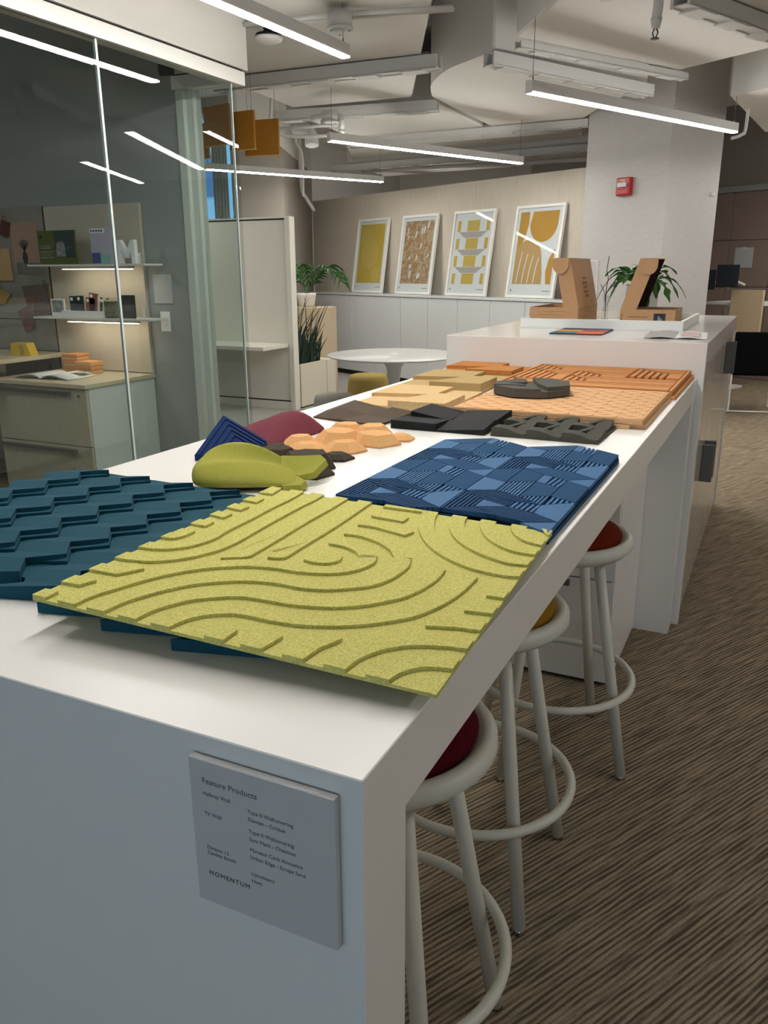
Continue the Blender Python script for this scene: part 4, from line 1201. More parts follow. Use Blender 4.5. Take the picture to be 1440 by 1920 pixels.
# honey cork panel with dimpled strips, stacked on a second panel
hc0 = thing('cork_base_panel', 'reddish cork panel lying under the dimpled honey panel', 'wall panel', (-0.3, 1.97, T))
part('slab', bev(B(-0.500, -0.022, 1.706, 2.238, T + 0.0005, T + 0.013), 0.001), 'honey_cork', hc0, True)
part('edge_strip', bev(B(-0.560, -0.060, 1.690, 1.704, T + 0.0005, T + 0.012), 0.001), 'honey_cork', hc0, True)
hc = thing('dimpled_cork_panel', 'square honey cork panel with rows of small dimples', 'wall panel', (-0.3, 1.97, T + 0.0132))
part('slab', bev(B(-0.565, -0.028, 1.692, 2.245, T + 0.0135, T + 0.028), 0.001), 'honey_cork', hc, True)
NS = 8
for s in range(NS):
    xa = -0.560 + s * 0.0660
    bm = BM(); W = 0.0640
    for k in range(16):
        ya = 1.696 + k * 0.0341; yb_ = ya + 0.0341
        for sd_ in (0, 1):
            xl = xa + sd_ * W / 2; xr = xl + W / 2 - 0.0008
            z0 = T + 0.0275
            hA, hB = (0.0026, 0.0012) if (k + sd_) % 2 == 0 else (0.0012, 0.0026)
            v = [bm.verts.new((xl, ya, z0 + hA)), bm.verts.new((xr, ya, z0 + hB)), bm.verts.new((xr, yb_, z0 + hB * 0.6)), bm.verts.new((xl, yb_, z0 + hA * 0.6))]
            cvx = bm.verts.new(((xl + xr) / 2, (ya + yb_) / 2, z0 + 0.0005))
            for i in range(4): bm.faces.new((v[i], v[(i + 1) % 4], cvx))
            g_ = [bm.verts.new((p.co.x, p.co.y, z0 - 0.001)) for p in v]
            for i in range(4): bm.faces.new((g_[i], g_[(i + 1) % 4], v[(i + 1) % 4], v[i]))
    part('dimpled_strip', bm, 'honey_cork', hc, True)

# russet cork panel with nested grooves, stacked on a second panel
rc0 = thing('cork_base_panel', 'russet cork panel lying under the grooved russet panel', 'wall panel', (-0.3, 2.55, T))
part('slab', bev(B(-0.57, -0.010, 2.262, 2.872, T + 0.0005, T + 0.013), 0.001), 'russet_cork', rc0, True)
rc = thing('grooved_cork_panel', 'russet cork panel with nested L-shaped grooves against the island', 'wall panel', (-0.3, 2.55, T + 0.0132))
RX0, RX1, RY0, RY1 = -0.618, -0.022, 2.262, 2.868
part('backing', B(RX0, RX1, RY0, RY1, T + 0.0135, T + 0.0165), 'groove_shaded', rc, True)
def ridge(pts, w_=0.0150):
    """flat cork ridge following an L path"""
    P = [Vector(p) for p in pts]
    bm = BM()
    for a, b in zip(P[:-1], P[1:]):
        t = (b - a).normalized(); n = Vector((-t.y, t.x)) * (w_ / 2); e = t * (w_ / 2)
        prism(bm, [tuple(q) for q in (a - e - n, b + e - n, b + e + n, a - e + n)], T + 0.0160, T + 0.030)
    part('cork_ridge', bm, 'russet_cork', rc, True)
def lblock(x0, x1, y0, y1, n):
    """nested L ridges wrapping the far left corner of a rectangle, the rest a flat plate"""
    pt = 0.0255
    i = 0
    while i < n and x1 - x0 - i * pt > 0.04 and y1 - y0 - i * pt > 0.04:
        t = i * pt
        ridge([(x0 + t + 0.0075, y0 + 0.0075), (x0 + t + 0.0075, y1 - t - 0.0075), (x1 - 0.0075, y1 - t - 0.0075)])
        i += 1
    part('cork_plate', B(x0 + i * pt, x1, y0, y1 - i * pt, T + 0.0160, T + 0.030), 'russet_cork', rc, True)
ridge([(RX0 + .005, RY0 + .005), (RX0 + .005, RY1 - .005), (RX1 - .005, RY1 - .005), (RX1 - .005, RY0 + .005)], 0.010)
for a in ((-0.598, -0.222, 2.705, 2.850, 4), (-0.210, -0.036, 2.590, 2.850, 5), (-0.598, -0.425, 2.415, 2.694, 5), (-0.413, -0.222, 2.545, 2.694, 4), (-0.413, -0.036, 2.405, 2.534, 3), (-0.598, -0.036, 2.272, 2.394, 2)):
    lblock(*a)

# grey octagonal tile lying on the honey panel
oc = thing('octagon_tile', 'dark grey octagonal tile with cut-in slots on the honey cork panel', 'tile sample', (-0.425, 2.03, T + 0.0325), 0.25)
pts = [(0.128 * math.cos(R(22.5 + 45 * k)), 0.128 * math.sin(R(22.5 + 45 * k))) for k in range(8)]
part('base', bev(PR(pts, 0.0, 0.020), 0.001), 'octo_cork', oc)
part('raised_piece', bev(PR([(0.118, -0.049), (0.118, 0.049), (0.049, 0.118), (0.0, 0.118), (0.02, -0.02), (0.05, -0.10)], 0.0195, 0.032), 0.001), 'octo_cork', oc)
part('raised_piece', bev(PR([(-0.118, -0.045), (-0.05, -0.118), (0.03, -0.118), (0.01, -0.075), (-0.06, -0.045)], 0.0195, 0.028), 0.001), 'octo_cork', oc)
part('raised_piece', bev(PR([(-0.118, -0.02), (-0.02, -0.03), (-0.02, -0.01), (-0.08, 0.02), (-0.02, 0.04), (-0.02, 0.118), (-0.049, 0.118), (-0.118, 0.049)], 0.0195, 0.028), 0.001), 'octo_cork', oc)

# ================================================================ on the island
tr = thing('white_tray', 'long white rectangular tray on the island cabinet', 'tray', (-0.5, 3.85, CT))
part('base', B(-0.888, -0.128, 3.455, 4.23, CT + 0.0005, CT + 0.008), 'frame_white', tr, True)
for a in ((-0.888, -0.128, 3.455, 3.470), (-0.888, -0.128, 4.215, 4.23), (-0.888, -0.873, 3.4705, 4.2145), (-0.143, -0.128, 3.4705, 4.2145)):
    part('rim', bev(B(*a, CT + 0.0082, CT + 0.046), 0.001), 'frame_white', tr, True)
def carton(label, loc, rz, w_, d_, h_, lean, flip):
    """open mailer box: tray base plus a raised lid standing on edge with a tuck flap"""
    r = thing('mailer_box', label, 'cardboard box', loc, rz, 'open mailer boxes on the tray')
    t = 0.004
    part('base_floor', B(0, w_, 0, d_, 0, t), 'kraft', r)
    fr = part('base_side', B(0, w_, 0, t, t, h_), 'kraft', r)
    part('base_side', B(0, w_, d_ - t, d_, t, h_), 'kraft', r)
    part('base_side', B(0, t, t, d_ - t, t, h_), 'kraft', r)
    part('base_side', B(w_ - t, w_, t, d_ - t, t, h_), 'kraft', r)
    part('inner_sheet', B(t, w_ - t, t, d_ - t, t, t + 0.002), 'kraft_dark', r)  # dark brown sheet on the box floor
    s = 1 if not flip else -1
    hx = w_ if not flip else 0.0            # lid hinges along this x edge
    H = 0.235; th = 0.075
    lx = hx - s * 0.0
    ox = -s * lean                          # sideways lean over the height
    bm = BM()
    def q(x, z): return (x, z)
    a0 = (lx, h_); a1 = (lx - s * th, h_); b0 = (lx + ox, h_ + H); b1 = (lx + ox - s * th, h_ + H)
    # lid as a shallow tray seen from its end: end cheek, back, and far cheek
    prism_xz(bm, [a0, b0, b1, a1], 0.002, 0.006)
    lid = part('lid_cheek', bm, 'kraft', r)
    part('lid_cheek', prism_xz(BM(), [a0, b0, b1, a1], d_ - 0.006, d_ - 0.002), 'kraft', r)
    part('lid_back', prism_xz(BM(), [a0, b0, (b0[0] - s * t, b0[1]), (a0[0] - s * t, a0[1])], 0.006, d_ - 0.006), 'kraft' if not flip else 'kraft', r)
    part('lid_top', prism_xz(BM(), [(b0[0], b0[1]), (b1[0], b1[1]), (b1[0], b1[1] - t), (b0[0], b0[1] - t)], 0.006, d_ - 0.006), 'kraft', r)
    fl = []
    for k in range(13):
        an = math.pi * k / 12
        fl.append((b1[0] + s * th * 0.42 + math.cos(an) * 0.040, b1[1] - 0.030 - math.sin(an) * 0.045))
    fl = [(b1[0] + s * th * 0.42 + 0.040, b1[1] - 0.002)] + fl + [(b1[0] + s * th * 0.42 - 0.040, b1[1] - 0.002)]
    part('tuck_flap', prism_xz(BM(), fl, -0.010, -0.006), 'kraft', r)
    part('lid_inner_sheet', prism_xz(BM(), [a0, b0, b1, a1], d_ - 0.0075, d_ - 0.0062), 'kraft_dark', r)  # dark brown sheet on the inner side of the far cheek
    part('lid_inner_sheet', prism_xz(BM(), [(a0[0] - s * 0.0045, a0[1] + 0.002), (b0[0] - s * 0.0045, b0[1] - 0.006), (b0[0] - s * 0.006, b0[1] - 0.006), (a0[0] - s * 0.006, a0[1] + 0.002)], 0.0065, d_ - 0.0065), 'kraft_dark', r)
    return r, fr, a0, b0
bx1, fr1, a0, b0 = carton('open kraft mailer box at the left of the tray', (-0.885, 3.60, CT + 0.0085), 0.0, 0.245, 0.46, 0.085, 0.0545, False)
for i, (x0, x1) in enumerate(((0.06, 0.17), (0.05, 0.16), (0.07, 0.18))):
    part('print_line', B(x0, x1, -0.0004, 0.0004, 0.03 + i * 0.017, 0.032 + i * 0.017), 'kraft_print', fr1)
for i in range(5):
    zc = 0.13 + i * 0.022
    xx = 0.245 - 0.0545 * (zc - 0.085) / 0.235
    part('print_mark', B(xx, xx + 0.0008, 0.20 - 0.02 * (i % 2), 0.27, zc, zc + 0.009), 'kraft_print', bx1)
bx2, fr2, a0, b0 = carton('open kraft mailer box with a navy label beside the fern', (-0.440, 3.62, CT + 0.0085), 0.0, 0.255, 0.30, 0.080, 0.075, True)
part('navy_label', B(0.158, 0.212, -0.0006, 0.0006, 0.006, 0.062), 'label_navy', fr2)
for i in range(3):
    part('label_print', B(0.178 + i * 0.007, 0.182 + i * 0.007, -0.0012, 0.0, 0.012, 0.05 - 0.006 * i), 'paper_grey', fr2)
part('print_line', B(0.04, 0.13, -0.0005, 0.0005, 0.042, 0.047), 'kraft_print', fr2)
part('print_line', B(0.005, 0.012, -0.0005, 0.0005, 0.012, 0.06), 'kraft_print', fr2)
# fern in a white pot behind the right box
fp = thing('potted_fern', 'green fern in a white pot behind the open boxes', 'potted plant', (-0.415, 4.09, CT + 0.0085))
part('pot', lathe(BM(), [(0, 0), (0.066, 0), (0.080, 0.02), (0.086, 0.186), (0.080, 0.188), (0.075, 0.170), (0, 0.168)], 32), 'pot_white', fp)
part('soil', lathe(BM(), [(0, 0.1685), (0.073, 0.1685), (0.07, 0.176), (0, 0.179)], 24), 'soil', fp)
def frond(az, reach, rise, droop, width, waves, seedv):
    rnd = random.Random(seedv)
    bm = BM(); n = 26; prevv = None
    for i in range(n + 1):
        t = i / n
        rr_ = reach * t
        zz_ = 0.17 + rise * math.sin(t * math.pi * 0.62) - droop * t ** 3
        c = Vector((rr_ * math.cos(az), rr_ * math.sin(az), zz_))
        side = Vector((-math.sin(az), math.cos(az), 0.25 * math.sin(t * 9 + seedv)))
        wv_ = width * (math.sin(math.pi * min(1, t * 0.92 + 0.06)) ** 0.7) * (0.66 + 0.48 * math.sin(t * waves + seedv) + rnd.uniform(-0.12, 0.12)) + 0.002
        l = bm.verts.new(c + side * wv_); m_ = bm.verts.new(c + Vector((0, 0, -0.006))); r2 = bm.verts.new(c - side * wv_ * (0.8 + 0.3 * math.sin(t * waves * 1.2)))
        if prevv:
            for a, b in ((0, 1), (1, 2)):
                f = bm.faces.new((prevv[a], prevv[b], (l, m_, r2)[b], (l, m_, r2)[a])); f.smooth = True
        prevv = (l, m_, r2)
    bmesh.ops.solidify(bm, geom=list(bm.faces), thickness=0.0012)
    part('frond', bm, 'leaf_fern', fp)
for i in range(20):
    az = -2.9 + i * 0.43 + random.uniform(-0.1, 0.1)
    frond(az, random.uniform(0.16, 0.25), random.uniform(0.07, 0.13), random.uniform(0.03, 0.20), random.uniform(0.034, 0.050), random.uniform(22, 30), i * 1.7)
# slim bud vase with a bare twig
vs_ = thing('bud_vase', 'slim clear glass bud vase holding bare twigs', 'vase', (-0.565, 3.90, CT + 0.0085))
part('glass', lathe(BM(), [(0, 0), (0.016, 0), (0.018, 0.01), (0.012, 0.10), (0.016, 0.135), (0.0145, 0.135), (0.0105, 0.10), (0.016, 0.012), (0, 0.010)], 20), 'clear_glass', vs_)
part('twig', tube(BM(), [(0, 0, 0.02), (-0.003, 0, 0.16), (0.004, 0.0, 0.22), (-0.006, 0.0, 0.26), (0.0, 0, 0.33)], 0.002, 6), 'soil', vs_)
part('twig', tube(BM(), [(0, 0, 0.08), (-0.01, 0, 0.15), (-0.032, 0.0, 0.19)], 0.0015, 6), 'leaf_dark', vs_)
# colour swatch card
sw = thing('swatch_board', 'flat six colour swatch card in front of the tray', 'swatch card', (-0.54, 3.275, CT), R(2))
part('board', B(-0.118, 0.112, -0.165, 0.165, 0.0005, 0.004), 'swatch_black', sw)
for i, row in enumerate((('swatch_teal', 'swatch_orange'), ('swatch_mustard', 'swatch_red'), ('swatch_black', 'swatch_indigo'))):
    for j, c in enumerate(row):
        part('colour_field', B(-0.117 + j * 0.114, -0.005 + j * 0.115, -0.164 + i * 0.110, -0.055 + i * 0.1095, 0.0035, 0.006), c, sw)
# magazine
mg = thing('magazine', 'thin open magazine lying at the right end of the island', 'magazine', (-0.125, 3.22, CT), R(4))
for s in (-1, 1):
    bm = BM(); prevv = None
    for i in range(9):
        t = i / 8
        x = s * 0.122 * t; z = 0.0015 + 0.007 * math.sin(math.pi * min(1, t * 1.1)) * (1 - 0.5 * t)
        v0 = bm.verts.new((x, -0.19, z)); v1 = bm.verts.new((x, 0.19, z))
        if prevv: bm.faces.new((prevv[0], v0, v1, prevv[1]))
        prevv = (v0, v1)
    bmesh.ops.recalc_face_normals(bm, faces=bm.faces)
    bmesh.ops.solidify(bm, geom=list(bm.faces), thickness=-0.0012)
    part('page', bm, 'paper' if s > 0 else 'page_grey', mg)
part('picture', B(0.02, 0.09, -0.15, 0.12, 0.0085, 0.0090), 'page_pink', mg)

# ================================================================ display credenza and posters
cr = thing('display_credenza', 'long pale grey credenza carrying the leaning posters', 'credenza', P0, TH)
part('top', bev(B(-0.84, 4.11, -0.012, 0.355, 1.118, 1.145), 0.002), 'credenza', cr)
part('body', B(-0.82, 4.10, 0.02, 0.35, 0.08, 1.117), 'dark_gap', cr)
part('plinth', B(-0.80, 4.10, 0.05, 0.34, 0.0, 0.08), 'black_plastic', cr)
sx = [-1.38 + 0.5485 * i for i in range(12)]
for i in range(1, 10):
    part('door_panel', bev(B(sx[i] + 0.003, sx[i + 1] - 0.003, 0.0, 0.0195, 0.075, 1.112), 0.002), 'credenza', cr)

def poster(s, label):
    lean = math.atan2(0.15, 1.0)
    base = P0 + DV * s + NV * 0.165 + Vector((0, 0, 1.1505))
    m = Matrix.Translation(base) @ Matrix.Rotation(TH, 4, 'Z') @ Matrix.Rotation(-lean, 4, 'X')
    r = thing('framed_poster', label, 'framed poster', mtx=m, group='framed posters leaning on the credenza')
    W, H = 0.71, 0.995
    for a in ((0, W, 0, 0.03), (0, W, H - 0.03, H)):
        part('frame_rail', B(a[0], a[1], 0.0, 0.032, a[2], a[3]), 'frame_white', r)
    for a in ((0, 0.03), (W - 0.03, W)):
        part('frame_rail', B(a[0], a[1], 0.0, 0.032, 0.0305, H - 0.0305), 'frame_white', r)
    part('print_sheet', B(0.0305, W - 0.0305, 0.014, 0.018, 0.0305, H - 0.0305), 'poster_white', r)
    part('backing', B(0.0305, W - 0.0305, 0.018, 0.028, 0.0305, H - 0.0305), 'frame_pale', r)
    part('glazing', B(0.0305, W - 0.0305, 0.006, 0.008, 0.0305, H - 0.0305), 'clear_glass', r)
    part('caption', B(0.53, 0.65, 0.0132, 0.0139, 0.075, 0.081), 'ink_soft', r)
    part('logo_mark', B(0.06, 0.075, 0.0132, 0.0139, 0.07, 0.09), 'ink_soft', r)
    return r, W, H
def shape(r, pts, m, lay=0):
    bm = prism_xz(BM(), pts, 0.0128 - 0.0004 * lay, 0.0139 - 0.0004 * lay)
    part('print_shape', bm, m, r)
r, W, H = poster(0.02, 'framed poster with a plain yellow abstract print')
shape(r, [(0.075, 0.135), (0.635, 0.135), (0.635, 0.92), (0.075, 0.92)], 'poster_yellow')
def disc(cx, cz, rad, a0=0, a1=360, n=18): return [(cx + rad * math.cos(R(a0 + (a1 - a0) * k / n)), cz + rad * math.sin(R(a0 + (a1 - a0) * k / n))) for k in range(n + (0 if a1 - a0 == 360 else 1))]
shape(r, disc(0.34, 0.52, 0.20), 'poster_yellow2', 1); shape(r, disc(0.50, 0.25, 0.10), 'poster_yellow2', 1); shape(r, disc(0.22, 0.78, 0.12), 'poster_yellow2', 1)
r, W, H = poster(1.03, 'framed poster with a mottled brown print cut by white strokes')
shape(r, [(0.07, 0.135), (0.64, 0.135), (0.64, 0.92), (0.07, 0.92)], 'poster_brown')
rnd = random.Random(3)
for i in range(26):
    cx, cz = rnd.uniform(0.1, 0.58), rnd.uniform(0.16, 0.84); w_ = rnd.uniform(0.012, 0.03); h_ = rnd.uniform(0.03, 0.10)
    shape(r, [(cx, cz), (cx + w_, cz + 0.01), (cx + w_ * 1.6, cz + h_), (cx + 0.3 * w_, cz + h_ * 0.9)], 'poster_white' if i % 3 else 'poster_mid', 1)
r, W, H = poster(2.04, 'framed poster with stacked yellow blocks and white bands')
for i in range(4):
    z = 0.14 + i * 0.205
    shape(r, [(0.25, z), (0.46, z), (0.46, z + 0.125), (0.25, z + 0.125)], 'poster_yellow')
    shape(r, [(0.08, z), (0.135, z), (0.135, z + 0.125), (0.08, z + 0.125)], 'poster_yellow')
    shape(r, [(0.575, z), (0.63, z), (0.63, z + 0.125), (0.575, z + 0.125)], 'poster_yellow')
    if i < 3:
        shape(r, [(0.22, z + 0.13), (0.49, z + 0.13), (0.60, z + 0.20), (0.11, z + 0.20)], 'poster_mid')
r, W, H = poster(3.08, 'framed poster with ochre petals split by white curves')
shape(r, disc(0.43, 0.80, 0.20, 180, 360) + [(0.63, 0.925), (0.23 + 0.03, 0.925)], 'poster_ochre')
shape(r, [(0.07, 0.925), (0.20, 0.925), (0.21, 0.80), (0.18, 0.66), (0.12, 0.56), (0.07, 0.52)], 'poster_ochre')
shape(r, [(0.07, 0.15)] + [(0.07, 0.42)] + disc(0.25, 0.42, 0.21, 150, 20, 12) + [(0.50, 0.25), (0.505, 0.15)], 'poster_sand')
for k in range(4):
    x0 = 0.12 + k * 0.085
    shape(r, [(x0, 0.16), (x0 + 0.012, 0.16), (x0 + 0.03, 0.34), (x0 + 0.055, 0.50 - 0.02 * k), (x0 + 0.045, 0.50 - 0.02 * k), (x0 + 0.018, 0.34)], 'poster_white', 1)
shape(r, [(0.64, 0.15), (0.57, 0.15), (0.545, 0.28), (0.57, 0.42), (0.64, 0.53)], 'poster_ochre')
sb_ = thing('small_wooden_frame', 'small dark wooden frame on the ledge beside the last poster', 'frame', P0 + DV * 3.86 + NV * 0.22 + Vector((0, 0, 1.1455)), TH)
for a in ((0, 0.12, 0, 0.02), (0, 0.12, 0.18, 0.2), (0, 0.02, 0.02, 0.18), (0.10, 0.12, 0.02, 0.18)):
    part('rail', B(a[0], a[1], 0, 0.025, a[2], a[3]), 'wood_dark', sb_)
part('picture', B(0.02, 0.10, 0.01, 0.02, 0.02, 0.18), 'black_plastic', sb_)

# fire alarm on the column
fa = thing('fire_alarm', 'red wall-mounted fire alarm strobe on the column', 'fire alarm', P0 + DV * 4.54 + NV * 0.198 + Vector((0, 0, 2.135)), TH)
part('housing', bev(B(0.0, 0.165, -0.05, 0.0, 0.0, 0.165), 0.012, 2), 'alarm_red', fa)
part('strobe_lens', bev(B(0.03, 0.13, -0.075, -0.051, 0.075, 0.118), 0.008, 2), 'alarm_lens', fa)
part('sounder_grille', bev(B(0.02, 0.145, -0.056, -0.0502, 0.015, 0.06), 0.003), 'alarm_red', fa)
text_part('lettering', 'FIRE', 0.03, 'poster_white', fa, Matrix.Translation(Vector((0.05, -0.0515, 0.128))) @ XZ)
sg = thing('acrylic_sign', 'faint clear acrylic sign holder on the column', 'sign', P0 + DV * 4.20 + NV * 0.196 + Vector((0, 0, 1.20)), TH)
part('sheet', B(0.0, 0.16, -0.002, 0.002, 0.0, 0.34), 'pillar_paper', sg)
for a in ((0, 0.16, 0.335, 0.34), (0.155, 0.16, 0, 0.335), (0, 0.005, 0, 0.335)):
    part('edge', B(a[0], a[1], -0.004, -0.0021, a[2], a[3]), 'poster_white', sg)
gb = single('indicator_knob', lathe(BM(), [(0, 0), (0.02, 0.008), (0.024, 0.022), (0.016, 0.04), (0, 0.045)], 16), 'white_led', 'small white knob on the right edge of the column', 'knob')
gb.location = P0 + DV * 5.085 + NV * 0.95 + Vector((0, 0, 2.13))

# ================================================================ lounge
rt = thing('round_table', 'white round pedestal table between planter and island', 'table', (-2.83, 6.15, 0))
part('tabletop', lathe(BM(), [(0, 0.705), (0.50, 0.705), (0.585, 0.716), (0.60, 0.726), (0.595, 0.732), (0, 0.732)], 64), 'table_white', rt)
part('pedestal', lathe(BM(), [(0, 0.0), (0.27, 0.0), (0.27, 0.008), (0.15, 0.03), (0.07, 0.10), (0.052, 0.25), (0.05, 0.48), (0.07, 0.62), (0.12, 0.69), (0.15, 0.704), (0, 0.704)], 40), 'pouf_grey' if False else 'table_white', rt)
part('grommet', lathe(BM(), [(0, 0.7325), (0.045, 0.7325), (0.043, 0.737), (0, 0.738)], 24), 'poster_white', rt)
def pouf(loc, m, label, h=0.45, rr_=0.20):
    return put(single('pouf', lathe(BM(), [(0, 0.003), (rr_ * 1.10, 0.003), (rr_ * 1.14, 0.03), (rr_ * 1.08, h * 0.5), (rr_, h - 0.05), (rr_ * 0.95, h - 0.015), (rr_ * 0.8, h), (0, h + 0.004)], 36), m, label, 'pouf', 'round poufs in the lounge'))
p_ = pouf(None, 'pouf', 'mustard round pouf beside the pedestal table'); p_.location = (-3.42, 6.80, 0.003)
p_ = pouf(None, 'pouf_grey', 'grey striped low pouf in front of the mustard pouf', 0.33, 0.20); p_.location = (-3.47, 6.20, 0.003)

un = thing('privacy_booth', 'tall white booth panel with a fixed laptop shelf', 'booth', (-5.0, 6.98, 0))
part('end_post', bev(B(-4.42, -4.36, 6.92, 7.02, 0.0, 1.985), 0.003), 'unit_white', un, True)
part('back_panel', B(-5.9, -4.421, 6.95, 7.00, 0.10, 1.955), 'unit_white', un, True)
part('top_gap', B(-5.9, -4.421, 6.945, 7.005, 1.956, 1.968), 'dark_gap', un, True)
part('top_rail', B(-5.9, -4.421, 6.94, 7.01, 1.969, 1.985), 'unit_white', un, True)
part('plinth', B(-5.9, -4.421, 6.94, 7.00, 0.0, 0.085), 'unit_white', un, True)
part('plinth_gap', B(-5.9, -4.421, 6.955, 6.995, 0.0855, 0.0995), 'dark_gap', un, True)
part('shelf', bev(B(-5.9, -4.43, 6.45, 6.948, 0.672, 0.712), 0.003), 'unit_white', un, True)

pla = thing('box_planter', 'square beige planter with spiky dark grass leaves', 'planter', (-4.56, 7.33, 0))
for a in ((-0.20, 0.20, -0.28, -0.255), (-0.20, 0.20, 0.255, 0.28), (-0.20, -0.175, -0.2545, 0.2545), (0.175, 0.20, -0.2545, 0.2545)):
    part('side', B(*a, 0.02, 0.48), 'planter', pla)
part('soil', B(-0.1745, 0.1745, -0.2545, 0.2545, 0.03, 0.44), 'soil', pla)
part('foot', B(-0.18, 0.18, -0.26, 0.26, 0.0, 0.0195), 'dark_gap', pla)
rnd = random.Random(5)
def blade(parent, x, y, z0, h, lx, ly, w_, m):
    bm = BM(); prevv = None
    n = 6
    for i in range(n + 1):
        t = i / n
        c = Vector((x + lx * t ** 1.8, y + ly * t ** 1.8, z0 + h * t))
        wv_ = w_ * (1 - t) ** 0.6 + 0.0015
        a = bm.verts.new(c + Vector((wv_, wv_ * 0.6, 0))); b = bm.verts.new(c + Vector((-wv_ * 0.4, wv_, 0))); d2 = bm.verts.new(c + Vector((-wv_ * 0.5, -wv_, 0)))
        if prevv:
            for k in range(3):
                bm.faces.new((prevv[k], prevv[(k + 1) % 3], (a, b, d2)[(k + 1) % 3], (a, b, d2)[k]))
        prevv = (a, b, d2)
    part('leaf', bm, m, parent)
for i in range(110):
    x = rnd.uniform(-0.15, 0.15); y = rnd.uniform(-0.17, 0.22)
    short = i < 78
    h = rnd.uniform(0.25, 0.45) if short else rnd.uniform(0.4, 0.85)
    sp = 0.25 if short else 0.7
    blade(pla, x, y, 0.43, h, rnd.uniform(-0.1, 0.5) * sp, rnd.uniform(-0.04, 0.3) * sp, 0.010 if short else 0.006, 'leaf_dark')
single('side_planter', bev(B(-4.70, -4.36, 7.63, 7.83, 0.0, 0.475), 0.004), 'planter', 'narrow beige box standing behind the grass planter', 'box')
bb = single('plant_stand', bev(B(-5.12, -4.66, 8.02, 8.42, 0.0, 1.03), 0.004), 'box_beige', 'tall beige wooden plinth behind the grass planter', 'plinth')
pp = thing('potted_palm', 'green palm frond in a white pot arching over the planter', 'potted plant', (-4.95, 8.2, 1.031))
part('pot', lathe(BM(), [(0, 0), (0.09, 0), (0.115, 0.13), (0.12, 0.16), (0.11, 0.16), (0.10, 0.13), (0, 0.13)], 28), 'pot_white', pp)
part('soil', lathe(BM(), [(0, 0.131), (0.099, 0.131), (0, 0.139)], 20), 'soil', pp)
def palm(az, reach, rise, droop):
    st = []
    for i in range(13):
        t = i / 12
        st.append(Vector((reach * t * math.cos(az), reach * t * math.sin(az), 0.12 + rise * math.sin(t * math.pi * 0.6) - droop * t ** 3)))
    bm = BM()
    stem = part('palm_stem', tube(BM(), st, 0.006, 6, taper=lambda t: 1 - 0.7 * t), 'leaf_palm', pp)
    for i in range(2, 13):
        for s in (-1, 1):
            t = i / 12
            tang = (st[min(i + 1, 12)] - st[i - 1]).normalized()
            side = Vector((-math.sin(az), math.cos(az), 0)) * s
            L = 0.26 * (1 - 0.55 * abs(t - 0.45) * 1.6)
            d3 = (side * 0.75 + tang * 0.75 + Vector((0, 0, 0.15))).normalized()
            a = st[i]; tip = a + d3 * L + Vector((0, 0, -0.09)); mid = a + d3 * L * 0.5
            wv_ = tang.cross(side).normalized() * 0.004 + tang * 0.013
            b2 = BM()
            v = [b2.verts.new(a - wv_ * 0.4), b2.verts.new(mid - wv_), b2.verts.new(tip), b2.verts.new(mid + wv_), b2.verts.new(a + wv_ * 0.4)]
            b2.faces.new(v)
            bmesh.ops.solidify(b2, geom=list(b2.faces), thickness=0.001)
            part('leaflet', b2, 'leaf_palm', stem)
palm(-0.50, 0.78, 0.42, 0.20)
palm(-0.15, 0.42, 0.34, 0.05)
palm(-1.4, 0.32, 0.36, 0.05)
palm(2.2, 0.35, 0.36, 0.05)

# hanging ochre acoustic panels
for i, (x, y, z, rz, w_, h_) in enumerate(((-3.66, 5.43, 2.35, 8, 0.30, 0.26), (-3.66, 5.16, 2.36, -2, 0.24, 0.27), (-3.86, 5.12, 2.40, -14, 0.30, 0.28), (-4.15, 4.86, 2.30, 12, 0.34, 0.27), (-4.25, 5.3, 2.34, 2, 0.32, 0.26))):
    lab = ('rightmost ochre acoustic panel of the hanging cluster', 'ochre acoustic panel just right of the glass edge', 'tallest ochre acoustic panel seen through the glass', 'ochre acoustic panel at the left of the hanging cluster', 'farthest ochre acoustic panel of the hanging cluster')[i]
    r = thing('acoustic_baffle', lab, 'acoustic panel', (x, y, z), R(rz), 'hanging ochre acoustic panels')
    part('felt', bev(B(-w_ / 2, w_ / 2, -0.012, 0.012, 0.0, h_), 0.002), 'acoustic', r)
    part('edge_band', B(-w_ / 2, w_ / 2, -0.013, 0.013, -0.006, -0.0005), 'acoustic_edge', r)
    for s in (-0.4, 0.4):
        part('hanging_wire', cyl(BM(), (s * w_, 0, h_), (s * w_, 0, (2.895 if x > -3.95 else 3.5) - z), 0.0015, seg=5), 'cable', r)

# ================================================================ glazed office
fc = thing('file_cabinet', 'two drawer lateral file cabinet with a pale wood top', 'cabinet', (-4.05, 3.6, 0))
part('top', bev(B(-4.47, -3.622, 3.25, 3.908, 0.748, 0.775), 0.002), 'maple', fc, True)
part('body', B(-4.46, -3.634, 3.29, 3.905, 0.03, 0.747), 'file_side', fc, True)
part('plinth', B(-4.44, -3.65, 3.32, 3.90, 0.0, 0.03), 'dark_gap', fc, True)
for (z0, z1) in ((0.035, 0.366), (0.372, 0.742)):
    d1 = part('drawer', bev(B(-4.458, -3.638, 3.268, 3.289, z0, z1), 0.002), 'maple_drawer', fc, True)
    part('pull', bev(B(-4.44, -3.76, 3.240, 3.268, z1 - 0.040, z1 - 0.018), 0.003), 'steel', d1, True)
part('lock', cyl(BM(), (-3.70, 3.266, 0.70), (-3.70, 3.262, 0.70), 0.008, seg=12), 'chrome', fc, True)

